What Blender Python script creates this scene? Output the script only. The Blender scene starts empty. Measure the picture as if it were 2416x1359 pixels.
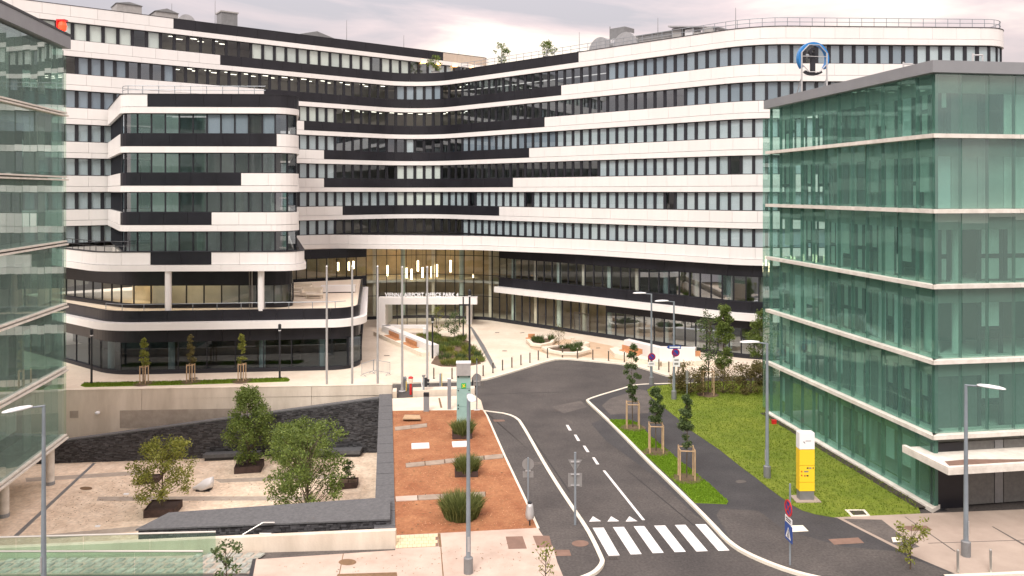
import bpy, math, random
from mathutils import Matrix, Vector
R = math.radians
rnd = random.Random(7)
sc = bpy.context.scene
COL = sc.collection

# ------------------------------------------------------------------ camera
FPX, EYE, HOR = 1880.0, 15.5, 452.0          # focal length in photo pixels, eye height, horizon row
cam = bpy.data.objects.new('camera', bpy.data.cameras.new('camera'))
COL.objects.link(cam)
cam.location = (0, 0, EYE)
cam.rotation_euler = (R(90), 0, 0)
cam.data.sensor_width = 36
cam.data.lens = 36 * FPX / 2416
cam.data.shift_y = -(679.5 - HOR) / 2416
cam.data.clip_end = 3000
sc.camera = cam

# ------------------------------------------------------------------ sky, sun, exposure
SUN_EL, SUN_ROT = 48, 200
w = bpy.data.worlds.new('World'); sc.world = w; w.use_nodes = True
nt = w.node_tree; nt.nodes.clear()
N = nt.nodes.new; L = nt.links.new
out = N('ShaderNodeOutputWorld'); bg = N('ShaderNodeBackground'); bg2 = N('ShaderNodeBackground'); mixs = N('ShaderNodeMixShader')
sky = N('ShaderNodeTexSky'); sky.sky_type = 'NISHITA'; sky.sun_disc = False
sky.sun_elevation = R(SUN_EL); sky.sun_rotation = R(SUN_ROT); sky.air_density = 1.5; sky.dust_density = 3
L(sky.outputs[0], bg.inputs[0]); bg.inputs[1].default_value = 0.1
tc = N('ShaderNodeTexCoord'); mp = N('ShaderNodeMapping'); mp.inputs['Scale'].default_value = (1.0, 1.0, 4.2)
mp.inputs['Location'].default_value = (5.3, 1.1, 1.76)
L(tc.outputs['Generated'], mp.inputs[0])
nz = N('ShaderNodeTexNoise'); nz.inputs['Scale'].default_value = 2.3; nz.inputs['Detail'].default_value = 7; nz.inputs['Roughness'].default_value = 0.55
nz.inputs['Distortion'].default_value = 0.5
L(mp.outputs[0], nz.inputs['Vector'])
cr = N('ShaderNodeValToRGB')
cr.color_ramp.elements[0].position = 0.38; cr.color_ramp.elements[0].color = (0.242, 0.222, 0.235, 1)
cr.color_ramp.elements[1].position = 0.64; cr.color_ramp.elements[1].color = (0.58, 0.50, 0.43, 1)
e = cr.color_ramp.elements.new(0.50); e.color = (0.362, 0.294, 0.292, 1)
L(nz.outputs[0], cr.inputs[0])
# overcast dome: brighter towards the zenith, as any closed cloud cover is
sep = N('ShaderNodeSeparateXYZ'); L(tc.outputs['Generated'], sep.inputs[0])
mr = N('ShaderNodeMapRange'); mr.inputs[1].default_value = 0.0; mr.inputs[2].default_value = 1.0
mr.inputs[3].default_value = 1.0; mr.inputs[4].default_value = 3.8
L(sep.outputs[2], mr.inputs[0]); L(cr.outputs[0], bg2.inputs[0]); L(mr.outputs[0], bg2.inputs[1])
mixs.inputs[0].default_value = 0.88
L(bg.outputs[0], mixs.inputs[1]); L(bg2.outputs[0], mixs.inputs[2]); L(mixs.outputs[0], out.inputs[0])

sd = bpy.data.lights.new('sun', 'SUN'); sd.energy = 1.5; sd.angle = R(20); sd.color = (1, 0.97, 0.91)
sun = bpy.data.objects.new('sun', sd); COL.objects.link(sun)
sun.rotation_euler = (R(90 - SUN_EL), 0, R(-20))
sc.view_settings.view_transform = 'Standard'; sc.view_settings.look = 'None'
sc.view_settings.exposure = 0.82; sc.view_settings.gamma = 1
sc.view_settings.use_curve_mapping = False
sc.cycles.use_denoising = True
sc.cycles.max_bounces = 7; sc.cycles.diffuse_bounces = 3; sc.cycles.glossy_bounces = 4
sc.cycles.transparent_max_bounces = 12; sc.cycles.sample_clamp_indirect = 4.0

# ------------------------------------------------------------------ helpers
def G(u, v, z=0.0):                      # survey: where the sight line of photo pixel (u, v) meets the level z
    y = (EYE - z) * FPX / (v - HOR)
    return ((u - 1208) / FPX * y, y)
def G3(u, v, z=0.0):
    x, y = G(u, v, z); return (x, y, z)
def at_depth(u, v, y):
    return ((u - 1208) / FPX * y, y, EYE - (v - HOR) / FPX * y)
def col_of(x, y):                        # photo column of a plan point
    return 1208 + FPX * x / max(y, 1)

MATS = {}
def material(name, color, rough=0.6, metal=0.0, var=0.0, scale=3.0, bump=0.0, bscale=40.0, emit=None, estr=0.0,
             color2=None, stretch=None, coat=0.0, island=False, spec=0.5, detail=4, objvar=0.0, speck=0.0, speck_scale=30.0):
    m = bpy.data.materials.new(name); m.use_nodes = True
    t = m.node_tree; b = t.nodes['Principled BSDF']
    b.inputs['Base Color'].default_value = (*color, 1); b.inputs['Roughness'].default_value = rough
    b.inputs['Metallic'].default_value = metal; b.inputs['Specular IOR Level'].default_value = spec
    if coat: b.inputs['Coat Weight'].default_value = coat
    if emit: b.inputs['Emission Color'].default_value = (*emit, 1); b.inputs['Emission Strength'].default_value = estr
    if var or color2 or bump:
        g = t.nodes.new('ShaderNodeNewGeometry')
        vec = g.outputs['Position']
        if stretch:
            mm = t.nodes.new('ShaderNodeMapping'); mm.inputs['Scale'].default_value = stretch
            t.links.new(vec, mm.inputs[0]); vec = mm.outputs[0]
    if var or color2:
        if island: fac = g.outputs['Random Per Island']
        else:
            n = t.nodes.new('ShaderNodeTexNoise'); n.inputs['Scale'].default_value = scale; n.inputs['Detail'].default_value = detail
            n.inputs['Roughness'].default_value = 0.65
            t.links.new(vec, n.inputs['Vector']); fac = n.outputs[0]
        r = t.nodes.new('ShaderNodeValToRGB')
        c2 = color2 or tuple(min(1, c * (1 + var)) for c in color)
        c1 = color if color2 else tuple(c * (1 - var) for c in color)
        lo, hi = (0.0, 1.0) if island else (0.35, 0.68)
        r.color_ramp.elements[0].position = lo; r.color_ramp.elements[0].color = (*c1, 1)
        r.color_ramp.elements[1].position = hi; r.color_ramp.elements[1].color = (*c2, 1)
        t.links.new(fac, r.inputs[0]); t.links.new(r.outputs[0], b.inputs['Base Color'])
    def scaled(fac_socket, lo, hi):              # multiply the base colour by a factor between lo and hi
        mrn = t.nodes.new('ShaderNodeMapRange'); mrn.inputs[1].default_value = 0.3 if lo_hi_noise else 0.0; mrn.inputs[2].default_value = 0.7 if lo_hi_noise else 1.0
        mrn.inputs[3].default_value = lo; mrn.inputs[4].default_value = hi; t.links.new(fac_socket, mrn.inputs[0])
        vm = t.nodes.new('ShaderNodeVectorMath'); vm.operation = 'SCALE'
        src = b.inputs['Base Color'].links[0].from_socket if b.inputs['Base Color'].links else None
        if src: t.links.new(src, vm.inputs[0])
        else: vm.inputs[0].default_value = color
        t.links.new(mrn.outputs[0], vm.inputs['Scale']); t.links.new(vm.outputs[0], b.inputs['Base Color'])
    if objvar:
        lo_hi_noise = False
        oi = t.nodes.new('ShaderNodeObjectInfo'); scaled(oi.outputs['Random'], 1 - objvar, 1 + objvar * .6)
    if speck:
        lo_hi_noise = True
        g3 = t.nodes.new('ShaderNodeNewGeometry'); n3 = t.nodes.new('ShaderNodeTexNoise'); n3.inputs['Scale'].default_value = speck_scale; n3.inputs['Detail'].default_value = 3
        t.links.new(g3.outputs['Position'], n3.inputs['Vector']); scaled(n3.outputs[0], 1 - speck, 1 + speck)
    if bump:
        n2 = t.nodes.new('ShaderNodeTexNoise'); n2.inputs['Scale'].default_value = bscale; n2.inputs['Detail'].default_value = 5
        t.links.new(g.outputs['Position'], n2.inputs['Vector'])
        bp = t.nodes.new('ShaderNodeBump'); bp.inputs['Strength'].default_value = bump; bp.inputs['Distance'].default_value = 0.05
        t.links.new(n2.outputs[0], bp.inputs['Height']); t.links.new(bp.outputs[0], b.inputs['Normal'])
    if name.startswith(('leaf', 'blade')):
        tl = t.nodes.new('ShaderNodeBsdfTranslucent'); mxs = t.nodes.new('ShaderNodeMixShader'); mxs.inputs[0].default_value = 0.4
        if var or color2: t.links.new(r.outputs[0], tl.inputs[0])
        t.links.new(b.outputs[0], mxs.inputs[1]); t.links.new(tl.outputs[0], mxs.inputs[2]); t.links.new(mxs.outputs[0], t.nodes['Material Output'].inputs[0])
    MATS[name] = m
    return m

def glass(name, tint, f0=0.06, gloss=(1, 1, 1), rough=0.0, body=None, bodyfac=0.0):
    """thin glazing: tinted see-through with a mirror layer that grows towards grazing angles (Schlick)"""
    m = bpy.data.materials.new(name); m.use_nodes = True
    t = m.node_tree; t.nodes.clear()
    o = t.nodes.new('ShaderNodeOutputMaterial'); mx = t.nodes.new('ShaderNodeMixShader')
    tr = t.nodes.new('ShaderNodeBsdfTransparent'); tr.inputs[0].default_value = (*[math.sqrt(c) for c in tint], 1)
    gl = t.nodes.new('ShaderNodeBsdfGlossy'); gl.inputs[0].default_value = (*gloss, 1); gl.inputs['Roughness'].default_value = rough
    lw = t.nodes.new('ShaderNodeLayerWeight'); lw.inputs[0].default_value = 0.5
    pw = t.nodes.new('ShaderNodeMath'); pw.operation = 'POWER'; pw.inputs[1].default_value = 4.5; t.links.new(lw.outputs['Facing'], pw.inputs[0])
    ma = t.nodes.new('ShaderNodeMath'); ma.operation = 'MULTIPLY_ADD'; ma.inputs[1].default_value = 0.9 - f0; ma.inputs[2].default_value = f0; t.links.new(pw.outputs[0], ma.inputs[0])
    ge = t.nodes.new('ShaderNodeNewGeometry'); su = t.nodes.new('ShaderNodeMath'); su.operation = 'SUBTRACT'; su.inputs[0].default_value = 1; t.links.new(ge.outputs['Backfacing'], su.inputs[1])
    mu = t.nodes.new('ShaderNodeMath'); mu.operation = 'MULTIPLY'; t.links.new(ma.outputs[0], mu.inputs[0]); t.links.new(su.outputs[0], mu.inputs[1])
    oi = t.nodes.new('ShaderNodeObjectInfo'); rv = t.nodes.new('ShaderNodeMapRange'); rv.inputs[3].default_value = 0.7; rv.inputs[4].default_value = 1.3; t.links.new(oi.outputs['Random'], rv.inputs[0])
    mv = t.nodes.new('ShaderNodeMath'); mv.operation = 'MULTIPLY'; t.links.new(mu.outputs[0], mv.inputs[0]); t.links.new(rv.outputs[0], mv.inputs[1]); mu = mv
    base = tr.outputs[0]
    if body:
        df = t.nodes.new('ShaderNodeBsdfDiffuse'); df.inputs[0].default_value = (*body, 1)
        m2 = t.nodes.new('ShaderNodeMixShader'); m2.inputs[0].default_value = bodyfac
        t.links.new(tr.outputs[0], m2.inputs[1]); t.links.new(df.outputs[0], m2.inputs[2]); base = m2.outputs[0]
    t.links.new(mu.outputs[0], mx.inputs[0]); t.links.new(base, mx.inputs[1]); t.links.new(gl.outputs[0], mx.inputs[2])
    t.links.new(mx.outputs[0], o.inputs[0])
    MATS[name] = m
    return m

material('white_panel', (0.785, 0.765, 0.745), 0.4, color2=(0.82, 0.80, 0.78), scale=1.6, stretch=(1, 1, 0.12), objvar=0.03, detail=6)
material('black_panel', (0.017, 0.017, 0.022), 0.32, var=0.2, scale=0.5, spec=0.35)
material('tan_panel', (0.55, 0.46, 0.37), 0.5, var=0.06)
material('dark_frame', (0.020, 0.021, 0.027), 0.5, spec=0.35)
material('blind', (0.66, 0.70, 0.73), 0.7, color2=(0.80, 0.83, 0.84), island=True, objvar=0.1)
material('blind_grey', (0.30, 0.34, 0.40), 0.7, color2=(0.44, 0.48, 0.54), island=True, objvar=0.15)
material('interior', (0.55, 0.53, 0.49), 0.8, var=0.15, scale=0.3)
material('interior_warm', (0.62, 0.51, 0.36), 0.8, var=0.2, scale=0.4)
material('interior_dark', (0.10, 0.10, 0.10), 0.8)
material('ceiling', (0.55, 0.54, 0.52), 0.8)
glass('pane', (0.76, 0.82, 0.83), 0.12, (0.88, 0.94, 1.0))
glass('pane_dark', (0.62, 0.70, 0.73), 0.32, (0.84, 0.93, 1.0))
glass('pane_black', (0.38, 0.45, 0.49), 0.065, (0.78, 0.90, 1.0))
glass('pane_clear', (0.90, 0.94, 0.90), 0.05)
glass('green_glass', (0.53, 0.78, 0.70), 0.19, (0.86, 0.98, 0.97), body=(0.36, 0.62, 0.55), bodyfac=0.115)
glass('fritted_glass', (0.58, 0.75, 0.70), 0.30, (0.88, 0.97, 0.95), body=(0.48, 0.64, 0.59), bodyfac=0.2)
glass('rail_glass', (0.74, 0.88, 0.79), 0.05, (0.9, 1, 0.95), body=(0.45, 0.6, 0.5), bodyfac=0.05)
material('hall_column', (0.50, 0.58, 0.53), 0.5)
material('teal_panel', (0.30, 0.47, 0.44), 0.15, var=0.05)
material('concrete', (0.55, 0.475, 0.385), 0.85, color2=(0.74, 0.655, 0.55), scale=0.7, bump=0.15, bscale=12, stretch=(1, 1, 0.22), detail=10)
material('ledge', (0.60, 0.565, 0.505), 0.8, color2=(0.78, 0.745, 0.68), scale=2.0, bump=0.1, bscale=10, detail=8, objvar=.06)
material('slate', (0.016, 0.016, 0.018), 0.75, color2=(0.085, 0.085, 0.09), scale=5.5, bump=0.9, bscale=7, detail=6)
material('slate_cap', (0.085, 0.088, 0.092), 0.7, color2=(0.13, 0.133, 0.14), scale=6, bump=0.4, bscale=20)
material('asphalt', (0.051, 0.0465, 0.0455), 0.85, color2=(0.098, 0.088, 0.082), scale=0.22, bump=0.4, bscale=60, detail=14, speck=0.28, speck_scale=9)
material('asphalt_new', (0.040, 0.039, 0.042), 0.8, color2=(0.062, 0.060, 0.062), scale=0.5, bump=0.4, bscale=60, detail=12, speck=0.22, speck_scale=10)
material('asphalt_old', (0.085, 0.076, 0.072), 0.9, color2=(0.130, 0.115, 0.105), scale=0.9, bump=0.4, bscale=60, detail=10, speck=0.2, speck_scale=9)
material('plaza', (0.62, 0.53, 0.42), 0.8, color2=(0.74, 0.655, 0.545), scale=0.3, bump=0.05, bscale=30, detail=10, speck=0.05, speck_scale=6)
material('plaza_brown', (0.52, 0.375, 0.25), 0.85, color2=(0.60, 0.45, 0.31), scale=1.2, detail=8)
material('court_floor', (0.62, 0.485, 0.36), 0.9, color2=(0.80, 0.67, 0.53), scale=1.3, bump=0.3, bscale=25, detail=12, speck=0.14, speck_scale=5)
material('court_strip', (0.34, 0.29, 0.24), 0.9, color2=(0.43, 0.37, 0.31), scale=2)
material('pavement', (0.43, 0.335, 0.275), 0.85, color2=(0.55, 0.45, 0.38), scale=0.7, bump=0.15, bscale=30, detail=12)
material('pavement_grey', (0.32, 0.26, 0.215), 0.85, color2=(0.42, 0.345, 0.29), scale=0.5, bump=0.15, bscale=30, detail=12)
material('paver_grey', (0.26, 0.205, 0.16), 0.85, color2=(0.36, 0.29, 0.23), scale=2, objvar=.1)
material('tactile', (0.68, 0.56, 0.36), 0.8, var=0.08, scale=3)
material('red_gravel', (0.27, 0.10, 0.042), 0.95, color2=(0.40, 0.185, 0.085), scale=0.7, bump=0.7, bscale=35, detail=14, speck=0.16, speck_scale=7)
material('kerb', (0.74, 0.69, 0.58), 0.8, var=0.07, scale=2)
material('road_paint', (0.60, 0.59, 0.58), 0.6, color2=(0.88, 0.88, 0.87), scale=2.2, detail=12, speck=0.1, speck_scale=12)
material('grass', (0.125, 0.185, 0.010), 0.9, color2=(0.20, 0.245, 0.022), scale=0.35, bump=0.8, bscale=40, detail=12, speck=0.16, speck_scale=3)
material('grass_new', (0.13, 0.24, 0.005), 0.9, color2=(0.20, 0.33, 0.012), scale=0.8, bump=0.8, bscale=40, detail=12)
material('blade', (0.11, 0.175, 0.010), 0.8, color2=(0.20, 0.265, 0.026), island=True)
material('blade_new', (0.12, 0.22, 0.006), 0.8, color2=(0.21, 0.36, 0.015), island=True)
material('blade_tuft', (0.06, 0.095, 0.018), 0.8, color2=(0.25, 0.27, 0.09), island=True)
material('soil', (0.10, 0.065, 0.04), 0.95, color2=(0.17, 0.115, 0.08), scale=2, bump=0.6)
material('dark_soil', (0.025, 0.02, 0.016), 0.95, color2=(0.06, 0.05, 0.04), scale=2, bump=0.6)
material('leaf', (0.065, 0.11, 0.018), 0.55, color2=(0.25, 0.325, 0.075), island=True)
material('leaf_yellow', (0.11, 0.14, 0.015), 0.55, color2=(0.34, 0.345, 0.07), island=True)
material('leaf_dark', (0.040, 0.075, 0.022), 0.55, color2=(0.15, 0.21, 0.07), island=True)
material('leaf_brown', (0.085, 0.075, 0.022), 0.7, color2=(0.22, 0.185, 0.065), island=True)
material('bark', (0.10, 0.075, 0.05), 0.9, var=0.3, scale=8)
material('stake', (0.46, 0.32, 0.19), 0.8, var=0.15, scale=5)
material('wood', (0.52, 0.25, 0.12), 0.6, var=0.15, scale=4)
material('corten', (0.055, 0.032, 0.027), 0.8, var=0.35, scale=3)
material('grey_metal', (0.30, 0.33, 0.36), 0.45, 0.35, var=0.08, scale=2)
material('pole_metal', (0.26, 0.30, 0.335), 0.5, 0.3, var=0.1, scale=1.5)
material('pole_light', (0.50, 0.50, 0.50), 0.4, 0.4, var=0.06)
material('lamp_white', (0.78, 0.79, 0.80), 0.35)
material('dark_metal', (0.025, 0.027, 0.032), 0.4, 0.2)
material('bronze', (0.10, 0.085, 0.07), 0.5, 0.5)
material('steel', (0.62, 0.60, 0.56), 0.3, 0.8)
material('roof_metal', (0.22, 0.225, 0.23), 0.5, 0.3, var=0.1)
material('duct', (0.42, 0.43, 0.44), 0.35, 0.6, var=0.1)
material('shed', (0.36, 0.35, 0.34), 0.7, var=0.1)
material('white', (0.82, 0.82, 0.82), 0.5)
material('yellow', (0.88, 0.60, 0.03), 0.4)
material('red', (0.55, 0.02, 0.02), 0.4)
material('magenta', (0.32, 0.01, 0.06), 0.5)
material('blue', (0.01, 0.06, 0.30), 0.4)
material('ring_blue', (0.02, 0.20, 0.52), 0.4)
material('sign_back', (0.27, 0.265, 0.26), 0.5, 0.3)
material('green_sign', (0.02, 0.42, 0.10), 0.4)
material('manhole', (0.19, 0.115, 0.06), 0.8, var=0.2, scale=6)
material('patch_brown', (0.20, 0.125, 0.095), 0.9, var=0.15, scale=2)
material('stone_planter', (0.76, 0.68, 0.56), 0.7, var=0.06)
material('deck', (0.70, 0.60, 0.48), 0.8, var=0.06, scale=2)
material('cobble', (0.20, 0.22, 0.20), 0.8, color2=(0.44, 0.45, 0.40), island=False, scale=2.2)
material('light_cool', (1, 1, 1), emit=(1.0, 0.93, 0.80), estr=2.6)
material('light_warm', (1, 0.8, 0.5), emit=(1.0, 0.78, 0.47), estr=5)
material('light_amber', (1, 0.6, 0.2), emit=(1.0, 0.50, 0.15), estr=6)
material('light_red', (1, 0.05, 0.02), emit=(1.0, 0.03, 0.008), estr=2.2)

class MB:
    def __init__(s): s.v = []; s.f = []
    def add(s, vs, fs):
        b = len(s.v); s.v += [tuple(p) for p in vs]; s.f += [tuple(i + b for i in f) for f in fs]; return s
    def box(s, x0, x1, y0, y1, z0, z1):
        return s.add([(x0, y0, z0), (x1, y0, z0), (x1, y1, z0), (x0, y1, z0), (x0, y0, z1), (x1, y0, z1), (x1, y1, z1), (x0, y1, z1)],
                     [(0, 3, 2, 1), (4, 5, 6, 7), (0, 1, 5, 4), (1, 2, 6, 5), (2, 3, 7, 6), (3, 0, 4, 7)])
    def bar(s, p, q, wd, h0, h1):            # upright wall between plan points p and q, wd thick to the right of p->q
        dx, dy = q[0] - p[0], q[1] - p[1]; l = math.hypot(dx, dy); nx, ny = dy / l * wd, -dx / l * wd
        return s.prism([p, q, (q[0] + nx, q[1] + ny), (p[0] + nx, p[1] + ny)], h0, h1)
    def prism(s, poly, z0, z1):
        a = sum(poly[i][0] * poly[(i + 1) % len(poly)][1] - poly[(i + 1) % len(poly)][0] * poly[i][1] for i in range(len(poly)))
        if a < 0: poly = poly[::-1]
        n = len(poly)
        z1s = z1 if isinstance(z1, (list, tuple)) else [z1] * n
        if a < 0 and isinstance(z1, (list, tuple)): z1s = z1s[::-1]
        vs = [(p[0], p[1], z0) for p in poly] + [(p[0], p[1], z) for p, z in zip(poly, z1s)]
        return s.add(vs, [tuple(range(n - 1, -1, -1)), tuple(range(n, 2 * n))] + [(i, (i + 1) % n, n + (i + 1) % n, n + i) for i in range(n)])
    def sheet(s, poly, z):
        a = sum(poly[i][0] * poly[(i + 1) % len(poly)][1] - poly[(i + 1) % len(poly)][0] * poly[i][1] for i in range(len(poly)))
        if a < 0: poly = poly[::-1]
        return s.add([(p[0], p[1], z) for p in poly], [tuple(range(len(poly)))])
    def tube(s, p, q, r0, r1=None, n=8, caps=True):
        r1 = r0 if r1 is None else r1
        p, q = Vector(p), Vector(q); d = (q - p).normalized()
        a = d.orthogonal().normalized(); b = d.cross(a)
        vs = []
        for c, r in ((p, r0), (q, r1)):
            for i in range(n):
                t = 2 * math.pi * i / n
                vs.append(c + a * math.cos(t) * r + b * math.sin(t) * r)
        fs = [(i, (i + 1) % n, n + (i + 1) % n, n + i) for i in range(n)]
        if caps: fs += [tuple(range(n - 1, -1, -1)), tuple(range(n, 2 * n))]
        return s.add(vs, fs)
    def line(s, pts, r, n=6):
        for p, q in zip(pts, pts[1:]): s.tube(p, q, r, r, n)
        return s
    def lathe(s, prof, n=16, c=(0, 0, 0)):
        vs = [(c[0] + r * math.cos(2 * math.pi * i / n), c[1] + r * math.sin(2 * math.pi * i / n), c[2] + z) for r, z in prof for i in range(n)]
        fs = [(k * n + i, k * n + (i + 1) % n, (k + 1) * n + (i + 1) % n, (k + 1) * n + i) for k in range(len(prof) - 1) for i in range(n)]
        fs += [tuple(range(n - 1, -1, -1)), tuple((len(prof) - 1) * n + i for i in range(n))]
        return s.add(vs, fs)
    def disc(s, c, nrm, r, th=0.02, n=20):
        nrm = Vector(nrm).normalized(); c = Vector(c)
        return s.tube(c - nrm * th / 2, c + nrm * th / 2, r, r, n)
    def mesh(s, name, mats, smooth=False):
        me = bpy.data.meshes.new(name); me.from_pydata(s.v, [], s.f)
        for m in (mats if isinstance(mats, (list, tuple)) else [mats]): me.materials.append(MATS[m])
        if smooth:
            for p in me.polygons: p.use_smooth = True
        me.update()
        return me

def link(name, me, parent=None, mw=None, local=False):
    o = bpy.data.objects.new(name, me); COL.objects.link(o)
    if mw is not None: o.matrix_world = mw
    if parent is not None:
        o.parent = parent
        if not local: o.matrix_parent_inverse = ROOTS.get(parent.name, Matrix.Identity(4))
    return o
ROOTS = {}
def tag(o, label=None, cat=None, group=None, kind=None):
    if label: o['label'] = label
    if cat: o['category'] = cat
    if group: o['group'] = group
    if kind: o['kind'] = kind
    return o
def thing(name, label, cat, loc=(0, 0, 0), group=None, rz=0):
    o = bpy.data.objects.new(name, None); COL.objects.link(o)
    o.location = loc; o.rotation_euler = (0, 0, rz); o.empty_display_size = 0.3
    ROOTS[o.name] = (Matrix.Translation(loc) @ Matrix.Rotation(rz, 4, 'Z')).inverted()
    return tag(o, label, cat, group)
def part(name, mb, mat, parent, local=False, smooth=False):
    return link(name, mb.mesh(name, mat, smooth), parent, local=local)
def single(name, mb, mat, label, cat, group=None, smooth=False):
    return tag(link(name, mb.mesh(name, mat, smooth)), label, cat, group)
def structure(name, mb, mat):
    return tag(link(name, mb.mesh(name, mat)), kind='structure')
def dup(root, loc, rz=0, label=None):
    r = root.copy(); COL.objects.link(r); r.location = loc; r.rotation_euler = (0, 0, rz)
    if label: r['label'] = label
    for ch in list(root.children):
        c = ch.copy(); COL.objects.link(c); c.parent = r
        for g in list(ch.children):
            d = g.copy(); COL.objects.link(d); d.parent = c
    return r

# plan paths for curved facades -------------------------------------------------
class Path:
    def __init__(s, pts):                    # (x, y) or (x, y, fillet radius)
        P = []
        for i, p in enumerate(pts):
            if i in (0, len(pts) - 1) or len(p) < 3: P.append((p[0], p[1])); continue
            a, c = Vector(pts[i - 1][:2]), Vector(pts[i + 1][:2]); b = Vector(p[:2])
            d0 = (a - b).normalized(); d1 = (c - b).normalized()
            ang = math.acos(max(-1, min(1, d0.dot(d1)))); t = p[2] / math.tan(ang / 2)
            t = min(t, (a - b).length * 0.48, (c - b).length * 0.48); r = t * math.tan(ang / 2)
            ctr = b + (d0 + d1).normalized() * (r / math.sin(ang / 2))
            s0 = b + d0 * t - ctr; s1 = b + d1 * t - ctr
            turn = math.atan2(s0.x * s1.y - s0.y * s1.x, s0.dot(s1)); n = max(3, int(abs(turn) * r / 0.45) + 1)
            for k in range(n + 1):
                th = turn * k / n; cs, sn = math.cos(th), math.sin(th)
                P.append((ctr.x + s0.x * cs - s0.y * sn, ctr.y + s0.x * sn + s0.y * cs))
        s.P = P; s.S = [0.0]
        for a, b in zip(P, P[1:]): s.S.append(s.S[-1] + math.hypot(b[0] - a[0], b[1] - a[1]))
        s.len = s.S[-1]
    def at(s, d):
        d = max(0, min(s.len, d)); i = 0
        while i < len(s.S) - 2 and s.S[i + 1] < d: i += 1
        a, b = s.P[i], s.P[i + 1]; l = s.S[i + 1] - s.S[i]; k = (d - s.S[i]) / l
        t = ((b[0] - a[0]) / l, (b[1] - a[1]) / l)
        return (a[0] + (b[0] - a[0]) * k, a[1] + (b[1] - a[1]) * k), t
    def off(s, d, o):                        # point moved o metres outwards (to the right-hand side of the walk)
        p, t = s.at(d)
        e = 0.02; t2 = s.at(max(0, d - e))[1]; t3 = s.at(min(s.len, d + e))[1]
        tx, ty = t2[0] + t3[0], t2[1] + t3[1]; l = math.hypot(tx, ty); k = 2 / l
        tx, ty = tx / l, ty / l
        return (p[0] + ty * o * min(k, 1.3), p[1] - tx * o * min(k, 1.3))
    def samples(s, a, b): return [a] + [x for x in s.S if a + 1e-3 < x < b - 1e-3] + [b]
    def s_at_col(s, u, lo=0.0):              # distance at which the path crosses a photo column
        best, bd = 0, 1e9; d = lo
        while d < s.len:
            p, _ = s.at(d); k = abs(col_of(*p) - u)
            if k < bd: best, bd = d, k
            d += 0.1
        return best
    def sweep(s, mb, a, b, z0, z1, o=0.0, th=0.3):
        ss = s.samples(a, b); n = len(ss); vs = []
        for d in ss:
            p, q = s.off(d, o), s.off(d, o - th)
            vs += [(p[0], p[1], z0), (p[0], p[1], z1), (q[0], q[1], z1), (q[0], q[1], z0)]
        fs = [(0, 1, 2, 3), tuple(4 * (n - 1) + i for i in (3, 2, 1, 0))]
        for i in range(n - 1):
            for k in range(4):
                j = (k + 1) % 4
                fs.append((4 * i + k, 4 * (i + 1) + k, 4 * (i + 1) + j, 4 * i + j))
        return mb.add(vs, fs)
    def rail(s, a, b, z, o, h=1.0, gap=1.15, rails=(1.0, 0.55), r=0.03):
        mb = MB(); ss = s.samples(a, b)
        for k in rails:
            mb.line([(*s.off(d, o), z + h * k) for d in ss], r, 5)
        d = a
        while d < b:
            p = s.off(d, o); mb.tube((*p, z), (*p, z + h), r, r, 5); d += gap
        return mb

# windows: a frame with a pane and, where drawn, a blind; the largest 300 become parts, the rest are joined
WT = {}
def win_meshes(wd, h, side, rail, depth=0.12):
    key = (round(wd, 3), round(h, 3), side, rail)
    if key not in WT:
        f = MB(); a = wd / 2
        f.box(-a, -a + side, 0, depth, 0, h).box(a - side, a, 0, depth, 0, h)
        f.box(-a + side, a - side, 0, depth, 0, rail).box(-a + side, a - side, 0, depth, h - rail, h)
        g = MB(); g.box(-a + side, a - side, depth * 0.5, depth * 0.5 + 0.02, rail, h - rail)
        WT[key] = (f, g, {})
    return key, WT[key]
WINS = []
def window(path, d, z, wd, h, o=-0.22, side=0.16, rail=0.07, pane='pane', blind=None, drop=1.0, frame='dark_frame'):
    p = path.off(d, o); _, t = path.at(d)
    mw = Matrix.Translation((p[0], p[1], z)) @ Matrix.Rotation(math.atan2(t[1], t[0]), 4, 'Z')
    facing = abs((p[0] * t[1] - p[1] * t[0]) / math.hypot(*p))
    WINS.append((wd * h * facing / (p[0] ** 2 + p[1] ** 2), mw, (wd, h, side, rail), pane, blind, drop, frame))
MC = {}
def cached(key, fn):
    if key not in MC: MC[key] = fn()
    return MC[key]
def blind_mb(wd, h, side, rail, drop):
    a = wd / 2 - side; top = h - rail
    return MB().box(-a, a, 0.12, 0.135, top - (h - 2 * rail) * drop, top)
def flush_windows(root, limit=300):
    WINS.sort(key=lambda x: -x[0])
    rest = {}
    for i, (_, mw, dim, pane, blind, drop, frame) in enumerate(WINS):
        key, (f, g, _) = win_meshes(*dim)
        if i < limit:
            o = link('window', cached(('f', key, frame), lambda: f.mesh('window', frame)), root)
            o.matrix_basis = mw
            link('pane', cached(('g', key, pane), lambda: g.mesh('pane', pane)), o, local=True)
            if blind: link('blind', cached(('b', key, blind, round(drop, 2)), lambda: blind_mb(*dim, drop).mesh('blind', blind)), o, local=True)
        else:
            for nm, mb, mt in (('distant_window_frames', f, frame), ('distant_window_panes', g, pane), ('distant_blinds', blind_mb(*dim, drop) if blind else None, blind)):
                if mb is None: continue
                acc = rest.setdefault((nm, mt), MB())
                acc.add([mw @ Vector(v) for v in mb.v], mb.f)
    for (nm, mt), mb in rest.items():
        tag(part(nm, mb, mt, root), kind='stuff')
    WINS.clear()

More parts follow.
